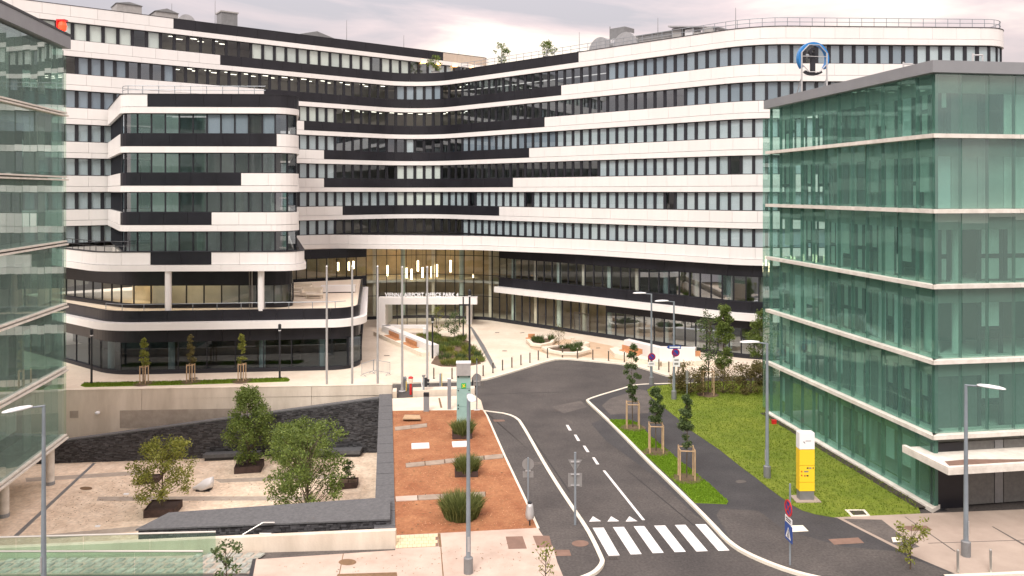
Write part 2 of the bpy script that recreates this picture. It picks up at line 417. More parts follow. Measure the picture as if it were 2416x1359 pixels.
# ------------------------------------------------------------------ ground and terrain
RB, RF = (-9.16, 60.8), (-5.10, 34.9)          # sunken courtyard: back right and front right corners
LB_, LF_ = (-70.0, 56.9), (-70.0, 30.9)
FLOOR = -4.05
gm = MB()
big = [(-900, -300), (900, -300), (900, 1500), (-900, 1500)]
hole = [LF_, RF, RB, LB_]
for i in range(4):
    a, b = big[i], big[(i + 1) % 4]; c, d = hole[(i + 1) % 4], hole[i]
    gm.sheet([a, b, c, d], -0.02)
structure('ground', gm, 'asphalt_old')
def gpoly(pts, z=0.1): return [G(u, v, z) for u, v in pts]
LK = [(1140, 968), (1216, 978), (1239, 1012), (1284, 1093), (1332, 1169), (1382, 1241), (1402, 1278), (1419, 1315), (1422, 1323), (1416, 1335), (1402, 1349), (1374, 1361), (1320, 1380)]
RK = [(1660, 902), (1585, 904), (1503, 906), (1479, 913), (1384, 941), (1388, 947), (1440, 994), (1543, 1100), (1557, 1112), (1675, 1228), (1723, 1281), (1779, 1312), (1860, 1343), (1925, 1360), (2100, 1395)]
PK = [(926, 902), (1078, 897.5), (1135, 896), (1180, 884), (1220, 872), (1302, 847), (1330, 845), (1361, 847), (1491, 859), (1560, 880), (1578, 886), (1657, 888), (1814, 885), (1960, 882)]
road = [(-9.0, 60.0), (-9.4, 66)] + [(-2, 90), (40, 70), (40, 50)] + [(22, 40), (34, 28), (40, 15), (-12, 15), (-5, 34)]
structure('road', MB().sheet([(-60, -20), (60, -20), (60, 70), (4, 80), (-9.3, 68), (-9.3, 60.9), (-4.8, 34.2), (-60, 26)], 0.0), 'asphalt')
# plaza (raised 0.1)
pz = gpoly(PK)
structure('plaza', MB().prism(pz + [(60, 64), (60, 130), (-80, 130), (-80, 60)] + [(-60, 58.3), (-9.5, 61.6)], -0.01, 0.1), 'plaza')
structure('plaza_brown_paving', MB().sheet(gpoly([(1252, 822), (1300, 838), (1345, 841), (1430, 846), (1520, 856), (1545, 855), (1440, 815), (1395, 806), (1330, 800), (1290, 812)], 0.104), 0.104), 'plaza_brown')
# footways, gravel, pavements
left_foot = gpoly(LK[:-1]) + gpoly([(1350, 1372), (1334, 1372), (1329, 1359), (1315, 1326), (1304, 1287), (1280, 1261), (1270, 1246), (1242, 1183), (1190, 1073), (1149, 980), (1141, 967)])
structure('footway', MB().prism(left_foot, -0.01, 0.1), 'asphalt')
structure('red_gravel_bed', MB().prism(gpoly([(932, 1262), (929, 1100), (926, 968), (1141, 967), (1149, 980), (1190, 1073), (1242, 1183), (1270, 1246)], 0.105), -0.01, 0.105), 'red_gravel')
structure('concrete_apron', MB().prism(gpoly([(926, 967.5), (924, 940), (1120, 932), (1135, 945), (1141, 966.5)], 0.103), -0.01, 0.103), 'plaza')
structure('pavement', MB().prism(gpoly([(932.3, 1262.5), (1039, 1257.5), (1267, 1245.3), (1270, 1247), (1280, 1262), (1304, 1288), (1315, 1327), (1329, 1360), (1345, 1420), (560, 1460), (600, 1320), (932.3, 1298)], 0.11), -0.01, 0.11), 'pavement')
right_foot = gpoly(RK) + gpoly([(2254, 1353), (2131, 1301), (1975, 1221), (1967, 1220), (1925, 1213), (1891, 1203), (1866, 1189), (1816, 1153), (1780, 1124), (1747, 1100), (1697, 1060), (1630, 1015), (1598, 986), (1551, 949), (1532, 933), (1527, 920), (1540, 911), (1590, 905.5), (1660, 903)])
structure('footpath', MB().prism(right_foot, -0.01, 0.1), 'asphalt_new')
lawn_poly = gpoly([(1527, 920), (1532, 933), (1551, 949), (1598, 986), (1630, 1015), (1697, 1060), (1747, 1100), (1780, 1124), (1816, 1153), (1866, 1189), (1891, 1203), (1925, 1213), (1967, 1220), (2172, 1211)], 0.12) + [(26, 56), (26, 62.0)] + gpoly([(1814, 898), (1660, 900), (1590, 905.5), (1540, 911)], 0.12)
structure('lawn', MB().prism(lawn_poly, -0.01, 0.12), 'grass')
strip_poly = gpoly([(1437, 991), (1478, 990), (1504, 997), (1537, 1031), (1608, 1090), (1675, 1143), (1718, 1183), (1714, 1189), (1670, 1187), (1640, 1186), (1597, 1142), (1558, 1106), (1500, 1050)], 0.12)
structure('grass_strip', MB().prism(strip_poly, -0.01, 0.13), 'grass_new')
structure('right_pavement', MB().prism(gpoly([(1968, 1220.5), (2172, 1211.5), (2700, 1190), (2800, 1300), (2420, 1348), (2254, 1353.5), (2131, 1301.5), (1975, 1221.5)], 0.11), -0.01, 0.11), 'pavement_grey')
for nm, pts, zz, mt in (('asphalt_patch', [(1690, 1215), (1700, 1200), (1790, 1205), (1850, 1250), (1990, 1290), (2110, 1300), (2240, 1352), (2150, 1376), (1930, 1357), (1862, 1342), (1782, 1310), (1727, 1279)], 0.104, 'asphalt'),
                        ('asphalt_patch', [(1420, 957), (1440, 940), (1510, 918), (1526, 922), (1536, 940), (1530, 975), (1440, 978)], 0.104, 'asphalt_old'),
                        ('asphalt_patch', [(1990, 1224), (2080, 1226), (2130, 1265), (2170, 1290), (2135, 1297), (2040, 1250)], 0.114, 'asphalt_old'),
                        ('asphalt_patch', [(1395, 1000), (1430, 985), (1445, 1000), (1600, 1155), (1700, 1250), (1640, 1215), (1540, 1120), (1430, 1040)], 0.004, 'asphalt_new')):
    structure(nm, MB().sheet(gpoly(pts, zz), zz), mt)

def kerb(pts, wd=0.17, z=0.125, name='kerb'):
    mb = MB(); P = [Vector(G(u, v, z)) for u, v in pts]
    n = len(P); vs = []
    for i, p in enumerate(P):
        d = (P[min(i + 1, n - 1)] - P[max(i - 1, 0)]).normalized(); nn = Vector((d.y, -d.x)) * wd / 2
        for q in (p + nn, p - nn): vs += [(q.x, q.y, -0.005), (q.x, q.y, z)]
    fs = []
    for i in range(n - 1):
        a, b = 4 * i, 4 * i + 4
        fs += [(a + 1, a + 3, b + 3, b + 1), (a, a + 1, b + 1, b), (a + 2, b + 2, b + 3, a + 3)]
    fs += [(0, 2, 3, 1), (4 * n - 4, 4 * n - 3, 4 * n - 1, 4 * n - 2)]
    mb.add(vs, fs)
    return structure(name, mb, 'kerb')
def smooth_pts(pts, it=2):
    for _ in range(it):
        q = [pts[0]]
        for a, b in zip(pts, pts[1:]): q += [(a[0] * .75 + b[0] * .25, a[1] * .75 + b[1] * .25), (a[0] * .25 + b[0] * .75, a[1] * .25 + b[1] * .75)]
        pts = q + [pts[-1]]
    return pts
kerb(smooth_pts(LK, 2), 0.19); kerb(smooth_pts(RK, 2), 0.19); kerb(smooth_pts(PK, 1), 0.26)
kerb([(1141, 967), (1149, 980), (1190, 1073), (1242, 1183), (1270, 1246)], 0.12, 0.118, 'gravel_edging')
kerb([(926, 968), (1141, 966)], 0.14, 0.118, 'gravel_edging')
kerb([(2230, 1358), (2330, 1354), (2480, 1347), (2700, 1335)], 0.2)

# road markings, manholes and covers lie in the road surface
def mark(name, pts, z, mat):
    return structure(name, MB().prism(gpoly(pts, z), z - 0.003, z), mat)
for x0, x1, x2, x3, v0, v1 in ((1398, 1424, 1462, 1436, 1245, 1311), (1446, 1472, 1514, 1488, 1243.5, 1308), (1495, 1520, 1566, 1540, 1241.5, 1305),
                               (1543, 1569, 1618, 1592, 1240, 1302.5), (1592, 1617, 1670, 1643, 1238.5, 1301), (1640, 1665, 1721, 1695, 1237, 1299.5)):
    mark('crossing_stripe', [(x0, v0), (x1, v0 - 0.5), (x2, v1 - 1), (x3, v1)], 0.006, 'road_paint')
for x in (1390, 1433, 1476):
    mark('give_way_triangle', [(x, 1230.5), (x + 28, 1229.5), (x + 9, 1218)], 0.006, 'road_paint')
for a, b, c, d in ((1336, 1002.5, 1348, 1015.5), (1355, 1025.5, 1368, 1040), (1376, 1051.5, 1390, 1066.5), (1398, 1079, 1413, 1095.5), (1423, 1110, 1521, 1227)):
    mark('lane_line', [(a - 1, b), (a + 5, b), (c + 1, d), (c - 6, d)], 0.006, 'road_paint')
def ellipse(u, v, a, b, n=18): return [(u + a * math.cos(6.2832 * i / n), v + b * math.sin(6.2832 * i / n)) for i in range(n)]
for u, v, a, b, z, m in ((1369, 1282, 20, 7.5, 0.108, 'patch_brown'), (1748, 1136, 13, 4, 0.108, 'asphalt_old'), (820, 1326, 21, 7.5, 0.116, 'manhole'), (203, 1152, 15, 4.2, FLOOR + 0.01, 'manhole')):
    mark('manhole_cover', ellipse(u, v, a, b), z, m)
for pts, z, m in (([(1193, 1266), (1233, 1265), (1243, 1294), (1200, 1295)], 0.116, 'patch_brown'), ([(1257, 1264), (1296, 1264), (1303, 1290), (1268, 1292)], 0.116, 'patch_brown'),
                  ([(1303, 1297), (1343, 1297), (1348, 1311), (1309, 1312)], 0.108, 'patch_brown'), ([(1954, 1272), (2025, 1268), (2039, 1281), (1968, 1285)], 0.108, 'patch_brown'),
                  ([(1855, 1240), (1894, 1239), (1908, 1253), (1868, 1255)], 0.108, 'kerb'), ([(2103, 1268), (2128, 1266), (2127, 1278), (2107, 1279)], 0.117, 'kerb'),
                  ([(2120, 1241), (2185, 1240), (2200, 1250), (2150, 1253)], 0.117, 'patch_brown'), ([(1163, 990), (1189, 990), (1192, 994), (1167, 995)], 0.108, 'patch_brown'),
                  ([(797, 1354), (936, 1350), (938, 1364), (790, 1366)], 0.117, 'manhole'), ([(906, 838), (919, 838), (919, 839.6), (906, 839.6)], 0.106, 'bronze'),
                  ([(1227, 785), (1237, 784), (1237, 785.4), (1227, 786)], 0.106, 'bronze'), ([(1185, 827), (1196, 827), (1196, 828.6), (1185, 828.6)], 0.106, 'bronze'),
                  ([(1168, 784), (1178, 784), (1178, 785.4), (1168, 785.4)], 0.106, 'bronze'), ([(1406, 820.5), (1416, 820), (1416, 821.6), (1406, 822)], 0.108, 'bronze'), ([(445, 892), (465, 890), (468, 893), (450, 895)], 0.108, 'bronze')):
    mark('access_cover', pts, z, m)
mark('drain_channel', [(1109, 771), (1113, 771), (1120, 780), (1143, 815), (1171, 868), (1162, 870), (1136, 822), (1118, 790)], 0.107, 'roof_metal')
mark('drain_channel', [(1033, 1258), (1039, 1258), (1042, 1290), (1036, 1290)], 0.117, 'manhole')
mark('drain_channel', [(1034, 939), (1038, 939), (1044, 962), (1039, 962)], 0.108, 'manhole')
mark('paving_joint', [(1039, 1290), (1041, 1290), (1048, 1370), (1045, 1370)], 0.115, 'manhole')
mark('paving_joint', [(809, 1306), (811, 1306), (800, 1362), (798, 1362)], 0.115, 'manhole')
mark('paving_joint', [(2134, 1219), (2136, 1219), (2256, 1301), (2252, 1301)], 0.115, 'asphalt_old')
mark('paving_joint', [(2340, 1242), (2343, 1242), (2420, 1285), (2416, 1287)], 0.115, 'asphalt_old')
mark('paving_joint', [(2190, 1281), (2430, 1273), (2430, 1274), (2190, 1282)], 0.115, 'asphalt_old')
# tactile pavers
tp = structure('tactile_paving', MB().sheet(gpoly([(934, 1264), (1033, 1259), (1035, 1289), (934, 1294)], 0.1135), 0.1135), 'patch_brown')
for r_ in range(4):
    for c_ in range(9):
        u0 = 934 + 11 * c_ - (5 if r_ % 2 else 0); u1 = min(u0 + 10.4, 1033 + r_ * 0.5); u0 = max(u0, 934)
        if u1 - u0 < 2: continue
        v0 = 1264 + 7.4 * r_ - (u0 - 934) * 0.05; v1 = v0 + 6.8
        link('paver', MB().prism(gpoly([(u0, v0), (u1, v0 - 0.5), (u1, v1 - 0.5), (u0, v1)], 0.122), 0.11, 0.122 + rnd.uniform(0, 0.004)).mesh('paver', 'tactile'), tp)
# soil grating on the lawn
gr = thing('lawn_grating', 'square metal grating with pale frame set in the lawn corner', 'grating', (*G(2030, 1210), 0.12))
part('frame', MB().prism(gpoly([(1993, 1202), (2040, 1202), (2053, 1216), (2008, 1217)], 0.15), 0.1, 0.15), 'kerb', gr)
part('grate', MB().prism(gpoly([(2003, 1204.5), (2036, 1204.5), (2045, 1214), (2013, 1215)], 0.155), 0.1, 0.155), 'bronze', gr)

# grass blades as stuff
def inside(p, poly):
    c = False; j = len(poly) - 1
    for i in range(len(poly)):
        a, b = poly[i], poly[j]
        if (a[1] > p[1]) != (b[1] > p[1]) and p[0] < (b[0] - a[0]) * (p[1] - a[1]) / (b[1] - a[1]) + a[0]: c = not c
        j = i
    return c
def blades(poly, n, z, h, mat, name, label):
    xs = [p[0] for p in poly]; ys = [p[1] for p in poly]; mb = MB(); k = 0
    while k < n:
        p = (rnd.uniform(min(xs), max(xs)), rnd.uniform(min(ys), max(ys)))
        if not inside(p, poly): continue
        k += 1; a = rnd.uniform(0, 6.28); hh = h * rnd.uniform(.5, 1.3); wd = 0.03
        mb.add([(p[0] - math.cos(a) * wd, p[1] - math.sin(a) * wd, z), (p[0] + math.cos(a) * wd, p[1] + math.sin(a) * wd, z),
                (p[0] + rnd.uniform(-.05, .05), p[1] + rnd.uniform(-.05, .05), z + hh)], [(0, 1, 2)])
    o = link(name, mb.mesh(name, mat)); tag(o, label, 'grass', kind='stuff')
blades(lawn_poly, 26000, 0.12, 0.07, 'blade', 'lawn_grass', 'short yellowish mown grass of the wide lawn by the glass building')
blades(strip_poly, 14000, 0.13, 0.07, 'blade_new', 'strip_grass', 'fresh bright green grass on the narrow island with staked trees')
hedge_strip = gpoly([(190, 909), (200, 903), (420, 899), (676, 891), (684, 896), (680, 900), (420, 908), (200, 913)], 0.12)
structure('plaza_grass_bed', MB().prism(hedge_strip, 0.09, 0.13), 'grass_new')
blades(hedge_strip, 6000, 0.13, 0.09, 'blade', 'bed_grass', 'strip of green grass on the plaza above the concrete wall')

# ------------------------------------------------------------------ sunken courtyard
structure('courtyard_floor', MB().sheet([(-75, 28), (RF[0] + .3, 34.6), (RB[0] + .2, 61.4), (-75, 61.4)], FLOOR), 'court_floor')
def fl(u, v): return G(u, v, FLOOR)
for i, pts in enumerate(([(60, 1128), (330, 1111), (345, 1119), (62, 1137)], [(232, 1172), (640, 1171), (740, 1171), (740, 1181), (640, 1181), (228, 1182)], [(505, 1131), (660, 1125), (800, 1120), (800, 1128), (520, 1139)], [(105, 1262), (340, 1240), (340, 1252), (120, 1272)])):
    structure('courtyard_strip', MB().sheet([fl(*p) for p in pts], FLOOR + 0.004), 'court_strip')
structure('courtyard_drain', MB().prism([fl(*p) for p in ((219, 1093), (226, 1093), (40, 1268), (28, 1268))], FLOOR, FLOOR + 0.012), 'roof_metal')
for u, v in ((297, 1166), (230, 1242)):
    o = single('floor_marker', MB().prism([fl(u - 7, v + 2), fl(u + 5, v + 2), fl(u + 8, v - 2), fl(u - 4, v - 2)], FLOOR, FLOOR + 0.03), 'white', 'small white square plate lying on the courtyard floor', 'plate', 'courtyard floor plates')
d_ = (-0.154, 0.988)
# side wall: slate with cap stones along the red gravel
sw = thing('courtyard_side_wall', 'dark slate wall with grey cap stones between courtyard and red gravel', 'wall', (*RF, FLOOR))
def side(t, o): return (RF[0] + (RB[0] - RF[0]) * t - o * 0.988, RF[1] + (RB[1] - RF[1]) * t - o * 0.154)
part('wall_body', MB().prism([side(0, 0.02), side(0.985, 0.02), side(0.985, 0.9), side(0, 0.9)], FLOOR, 0.10), 'slate', sw)
nst = 15
for i in range(nst):
    a, b = i / nst * 0.985 + 0.001, (i + 1) / nst * 0.985 - 0.001
    link('cap_stone', MB().prism([side(a, 0.0), side(b, 0.0), side(b, 0.95), side(a, 0.95)], 0.10, 0.17 + rnd.uniform(0, .012)).mesh('cap_stone', 'slate_cap'), sw)
# back slate wall with slanted top
def yb(x): return 59.75 + 0.105 * (x + 9.9)
bw = thing('slate_ramp_wall', 'dark slate wall with slanted top in front of the concrete wall', 'wall', (-20, yb(-20), FLOOR))
xa, xb, xc = -60.0, -33.0, -9.9
za, zb_, zc = -2.6, -2.6, -0.05
mb = MB()
for x0, x1, z0, z1 in ((xa, xb, za, zb_), (xb, xc, zb_, zc)):
    mb.prism([(x0, yb(x0)), (x1, yb(x1)), (x1, yb(x1) + .45), (x0, yb(x0) + .45)], FLOOR, [z0, z1, z1, z0])
part('wall_body', mb, 'slate', bw)
mb = MB()
x0, z0, x1, z1 = xb, zb_, xc, zc
mb.add([(x0, yb(x0) - .03, z0), (x1, yb(x1) - .03, z1), (x1, yb(x1) + .5, z1), (x0, yb(x0) + .5, z0),
        (x0, yb(x0) - .03, z0 + .1), (x1, yb(x1) - .03, z1 + .1), (x1, yb(x1) + .5, z1 + .1), (x0, yb(x0) + .5, z0 + .1)],
       [(0, 3, 2, 1), (4, 5, 6, 7), (0, 1, 5, 4), (1, 2, 6, 5), (2, 3, 7, 6), (3, 0, 4, 7)])
part('coping', mb, 'slate_cap', bw)
material('slate_stone', (0.020, 0.020, 0.023), 0.6, color2=(0.10, 0.10, 0.108), island=True)
def slate_face(parent, x0, x1, yfun, z0, ztop, seed):
    rr = random.Random(seed); mb = MB(); z = z0
    zmax = max(ztop(x0), ztop(x1))
    while z < zmax:
        h = rr.uniform(.045, .10); x = x0 + rr.uniform(-.2, 0)
        while x < x1 - .05:
            w_ = rr.uniform(.1, .36); xe = min(x + w_, x1)
            xs_ = max(x, x0)
            if z + h < min(ztop(xs_), ztop(xe)) and xe - xs_ > .04:
                d = rr.uniform(.015, .09); ya, yb2 = yfun(xs_), yfun(xe)
                mb.prism([(xs_ + .008, ya - d), (xe - .008, yb2 - d), (xe - .008, yb2 + .02), (xs_ + .008, ya + .02)], z + .006, z + h - .006)
            x = xe
        z += h
    tag(part('slate_stones', mb, 'slate_stone', parent), kind='stuff')
slate_face(bw, xb - 4, xc, yb, FLOOR, lambda x: zb_ if x < xb else zb_ + (zc - zb_) * (x - xb) / (xc - xb), 5)
# concrete retaining wall: panels with joints
def yc(x): return 60.85 + 0.067 * (x + 9.16)
cw = thing('concrete_retaining_wall', 'long pale concrete retaining wall with weather streaks above the courtyard', 'wall', (-20, yc(-20), 0))
joints = [-60, -42, -27.7, -15.2, -9.16]
for a, b in zip(joints, joints[1:]):
    link('wall_panel', MB().prism([(a + .015, yc(a)), (b - .015, yc(b)), (b - .015, yc(b) + .35), (a + .015, yc(a) + .35)], FLOOR, 0.72).mesh('wall_panel', 'concrete'), cw)
part('coping', MB().prism([(-60, yc(-60) - .02), (-9.14, yc(-9.14) - .02), (-9.14, yc(-9.14) + .38), (-60, yc(-60) + .38)], 0.72, 0.76), 'concrete', cw)
def wz(u, v):                                   # point on the concrete wall face
    k = (u - 1208) / FPX; y = (60.85 + 0.067 * 9.16) / (1 - 0.067 * k); return k * y, y, EYE - (v - HOR) / FPX * y
for nm, u0, u1, v0, v1, mt, dp in (('grey_panel', 283, 640, 962, 1010, 'court_strip', .02), ('vent_hatch', 165, 185, 969, 986, 'court_strip', .03)):
    x0, y0, z0 = wz(u0, v1); x1, y1, z1 = wz(u1, v0)
    part(nm, MB().prism([(x0, y0 - dp), (x1, y1 - dp), (x1, y1 + .05), (x0, y0 + .05)], z0, z1), mt, cw)
x0, y0, z0 = wz(232, 972)
part('wall_light', MB().lathe([(.02, -.12), (.16, -.1), (.18, 0), (.1, .08)], 10, (x0, y0 - .12, z0)), 'lamp_white', cw)
# front walls
def yf(x): return 34.6 + 0.06 * (x + 5.06)
fw = thing('concrete_parapet', 'low pale concrete parapet with dark weather stains beside the cobbled path', 'wall', (-12, yf(-12), 0))
part('wall_body', MB().prism([(-40, yf(-40)), (-5.06, yf(-5.06)), (-5.06, yf(-5.06) + .28), (-40, yf(-40) + .28)], FLOOR, [.1, .77, .77, .1]), 'concrete', fw)
def ys(x): return 36.75 + 0.1 * (x + 5.45)
sf = thing('slate_front_wall', 'wide black slate wall with flat grey top facing the pavement parapet', 'wall', (-10, ys(-10), FLOOR))
part('wall_body', MB().prism([(-16.7, ys(-16.7)), (-5.6, ys(-5.6)), (-6.0, ys(-5.6) + 2.5), (-16.1, ys(-16.7) + 1.7)], FLOOR, .38), 'slate', sf)
slate_face(sf, -16.7, -5.6, ys, -1.2, lambda x: .38, 6)
part('top_slab', MB().prism([(-16.78, ys(-16.7) - .11), (-5.6, ys(-5.6) - .11), (-6.0, ys(-5.6) + 2.55), (-16.1, ys(-16.7) + 1.75)], .38, .45), 'slate_cap', sf)
hr = single('handrail', MB().line([at_depth(572, 1262, 35.6), at_depth(621, 1233, 35.9), at_depth(648, 1233, 36.0)], 0.035).line([at_depth(572, 1262, 35.6), at_depth(572, 1275, 35.2)], .03).line([at_depth(612, 1259, 35.3), at_depth(640, 1259, 35.4)], .035), 'steel', 'short kinked steel handrail by the black slate wall', 'handrail')
# cobbled path and glass balustrades
cp = structure('cobbled_path', MB().prism([(-34, 32.0), (-10.6, 32.3), (-10.75, 34.2), (-34, yf(-34))], -0.01, 0.05), 'court_strip')
nx = 0; x = -30.0
while x < -10.9:
    for r_ in range(4):
        y0 = 32.25 + r_ * 0.46; xx = x + (0.17 if r_ % 2 else 0) + rnd.uniform(-.03, .03)
        me = cached(('cob', (nx + r_) % 5), lambda: MB().add([(0, 0, 0), (.30, .02, 0), (.38, .38, 0), (.07, .4, 0), (.02, .02, .05), (.27, .04, .05), (.35, .35, .055), (.09, .37, .05)],
            [(4, 5, 6, 7), (0, 1, 5, 4), (1, 2, 6, 5), (2, 3, 7, 6), (3, 0, 4, 7)]).mesh('cobble', 'cobble'))
        if y0 + .42 < yf(x) - .02: link('cobble', me, cp, Matrix.Translation((xx, y0, 0.05)) @ Matrix.Rotation(rnd.uniform(-.08, .08), 4, 'Z') @ Matrix.Scale(rnd.uniform(.85, 1.05), 4))
    x += 0.42; nx += 1
def balustrade(x0, x1, yfun, z0, z1, label):
    t = thing('glass_balustrade', label, 'balustrade', (x0, yfun(x0), z0))
    part('handrail', MB().tube((x0, yfun(x0), z1 + .03), (x1, yfun(x1), z1 + .03), .04), 'steel', t)
    n = max(1, round((x1 - x0) / 2.9))
    for i in range(n):
        a = x0 + (x1 - x0) * i / n + .012; b = x0 + (x1 - x0) * (i + 1) / n - .012
        link('glass_panel', MB().prism([(a, yfun(a)), (b, yfun(b)), (b, yfun(b) + .02), (a, yfun(a) + .02)], z0, z1).mesh('glass_panel', 'rail_glass'), t)
balustrade(-29, -12.6, lambda x: yf(x) - .25, 0.0, 1.0, 'green tinted glass balustrade with steel handrail against the parapet')
balustrade(-29, -12.45, lambda x: 32.1, 0.0, 0.98, 'green tinted glass balustrade on the street side of the cobbles')
single('drain_grate', MB().prism(gpoly([(596, 1319), (604, 1318), (596, 1362), (586, 1362)], 0.12), 0.0, 0.125), 'dark_metal', 'long black drain grate at the end of the cobbled path', 'grate')

# slab benches, planters, white wrapped object
for a, b in (((478, 1089), (612, 1083)), ((640, 1082), (850, 1079))):
    p, q = fl(*a), fl(*b)
    t = thing('slab_bench', 'long low dark stone slab bench in front of the slate ramp wall', 'bench', (*p, FLOOR), 'courtyard slab benches')
    part('seat_slab', MB().prism([p, q, (q[0], q[1] + 1.1), (p[0], p[1] + 1.1)], FLOOR + .22, FLOOR + .48), 'slate_cap', t)
    part('base', MB().prism([(p[0] + .1, p[1] + .1), (q[0] - .1, q[1] + .1), (q[0] - .1, q[1] + 1), (p[0] + .1, p[1] + 1)], FLOOR, FLOOR + .22), 'dark_metal', t)
def tray(name, label, cat, pts, z0, h, group=None, earth='soil', mat='corten'):
    c = (sum(p[0] for p in pts) / len(pts), sum(p[1] for p in pts) / len(pts))
    t = thing(name, label, cat, (*c, z0), group)
    mb = MB(); n = len(pts); ins = [(c[0] + (p[0] - c[0]) * .93, c[1] + (p[1] - c[1]) * .93) for p in pts]
    for i in range(n):
        j = (i + 1) % n
        mb.prism([pts[i], pts[j], ins[j], ins[i]], z0, z0 + h)
    part('box', mb, mat, t); part('earth', MB().prism(ins, z0, z0 + h - .08), earth, t)
    return t, c
def quad_from(u0, u1, v0, v1, sh, z): return [G(u0, v1, z), G(u1, v1 - 4, z), G(u1 + sh, v0 - 1, z), G(u0 + sh, v0, z)]
tray('planter_box', 'dark rust planter box holding the low spreading tree', 'planter', quad_from(338, 411, 1196, 1223, 20, FLOOR), FLOOR, .45, earth='corten')
tray('planter_box', 'dark rust planter box holding the tall tree by the slab bench', 'planter', quad_from(552, 615, 1098, 1119, 9, FLOOR), FLOOR, .45, earth='corten')
tray('planter_box', 'dark rust planter box half hidden behind the low spreading tree', 'planter', quad_from(322, 372, 1131, 1144, 10, FLOOR), FLOOR, .35, earth='corten')
tray('planter_box', 'small dark planter box holding a narrow upright shrub', 'planter', quad_from(798, 842, 1141, 1156, 4, FLOOR), FLOOR, .4)
wp = G3(478, 1156, FLOOR)
mb = MB(); nseg, nrg = 14, 12; vs = []
for i in range(nseg):
    t = i / (nseg - 1); r = .06 + .30 * math.sin(math.pi * min(1, t * 0.62 + .04)) ** 1.2; zc = .12 + .38 * t ** 1.3
    for k in range(nrg):
        a = 6.2832 * k / nrg; rr = r * (1 + .12 * math.sin(3 * a + t * 5))
        vs.append((-.62 + 1.25 * t, math.cos(a) * rr * 1.15, max(0.0, zc + math.sin(a) * rr)))
fs = [(i * nrg + k, i * nrg + (k + 1) % nrg, (i + 1) * nrg + (k + 1) % nrg, (i + 1) * nrg + k) for i in range(nseg - 1) for k in range(nrg)] + [tuple(range(nrg - 1, -1, -1)), tuple((nseg - 1) * nrg + k for k in range(nrg))]
wo = thing('wrapped_sculpture', 'white draped teardrop shaped object lying on the courtyard floor', 'sculpture', wp)
part('cover', MB().add(vs, fs), 'white', wo, local=True, smooth=True)
part('base', MB().box(-.35, .55, -.3, .3, 0, .1), 'dark_metal', wo, local=True)

# ------------------------------------------------------------------ main office building (white and black bands)
W = Path([(-58, 67.7), (-11.8, 103.3, 7), (22.0, 72.25, 8), (46.2, 73.2, 3), (47.2, 86)])          # upper storeys
W0 = Path([(-58, 67.7), (-22.5, 95.0, 7), (-4.2, 92.2, 9), (7.0, 86.0, 30), (22.0, 72.25, 8), (46.2, 73.2, 3), (47.2, 86)])  # lowest band
T = Path([(-58, 67.7), (-3.1, 109.97, 1.2), (-8, 117)])                                            # top storey of the left wing
LB = Path([(-41.0, 80.8), (-33.3, 67.8, 1.3), (-18.2, 68.3, 1.9), (-25.6, 92.9)])                  # projecting block
LB0 = Path([(-50, 79.7), (-35.0, 67.3, 4.5), (-17.6, 67.9, 1.7), (-25.2, 92.6)])
POD = Path([(-49, 78.6), (-33.6, 66.9, 5.5), (-13.2, 69.0, 2.3), (-17.6, 94.2)])                   # ground floor podium
FIRST = Path([(-47, 78.5), (-33.6, 69.8, 4.5), (-19.3, 70.3, 1.2), (-25.5, 91.5)])
BASE = Path([(-34, 86.6), (-18.2, 95.6, 4), (-10.5, 97.4, 9), (-3.0, 95.7, 5), (22.3, 72.6, 8), (46, 73.6, 3), (46.8, 86)])
Z0, ST, BH = 8.75, 3.36, 1.6
def zb(k): return Z0 + ST * k
office = thing('office_building', 'large curved office building with alternating white and black bands and window rows', 'building', (-10, 95, 0))
PITCH = 1.15
LIMIT_PANEL = 300
panels = []
def band(path, a, b, z, segs, strip=True, hgt=BH, o=0.0, step=2.3, lip=0.0, th=0.35):
    """segs: list of (s0, s1, material) for the upper row; below it a continuous white strip"""
    low = 0.52 if strip else 0
    for s0, s1, m in segs:
        n = max(1, round((s1 - s0) / step)); dl = (s1 - s0) / n
        for i in range(n):
            x0, x1 = s0 + dl * i + .009, s0 + dl * (i + 1) - .009
            panels.append((path, x0, x1, z + low + (.035 if strip else 0), z + hgt, o, th, m))
    if strip:
        n = max(1, round((b - a) / 4.6)); dl = (b - a) / n
        for i in range(n):
            mb = MB(); path.sweep(mb, a + dl * i + .006, a + dl * (i + 1) - .006, z, z + low, o + .03 + lip, th + .03 + lip)
            link('strip_panel', mb.mesh('strip_panel', 'white_panel'), office)
def row(path, a, b, z, h, blindf, o=-0.22, pitch=PITCH, **kw):
    n = int((b - a) / pitch); dl = (b - a) / n
    for i in range(n):
        d = a + dl * (i + .5); p, _ = path.at(d); u = col_of(*p)
        bl, pane, drop = blindf(u)
        window(path, d, z, dl, h, o=o, pane=pane, blind=bl, drop=drop, **kw)
def rows_fn(spec, default=(None, 'pane', 1.0), jitter=0.03):
    def f(u):
        for u0, u1, val in spec:
            if u0 <= u < u1:
                if val[0] and rnd.random() < jitter: return (None, 'pane', 1.0)
                return val
        return default
    return f
Bw = ('blind', 'pane_clear', 1.0); Bn = ('blind', 'pane', 1.0); Bg = ('blind_grey', 'pane', 1.0); Dk = (None, 'pane_dark', 1.0); Cl = (None, 'pane_clear', 1.0); Op = (None, 'pane', 1.0)
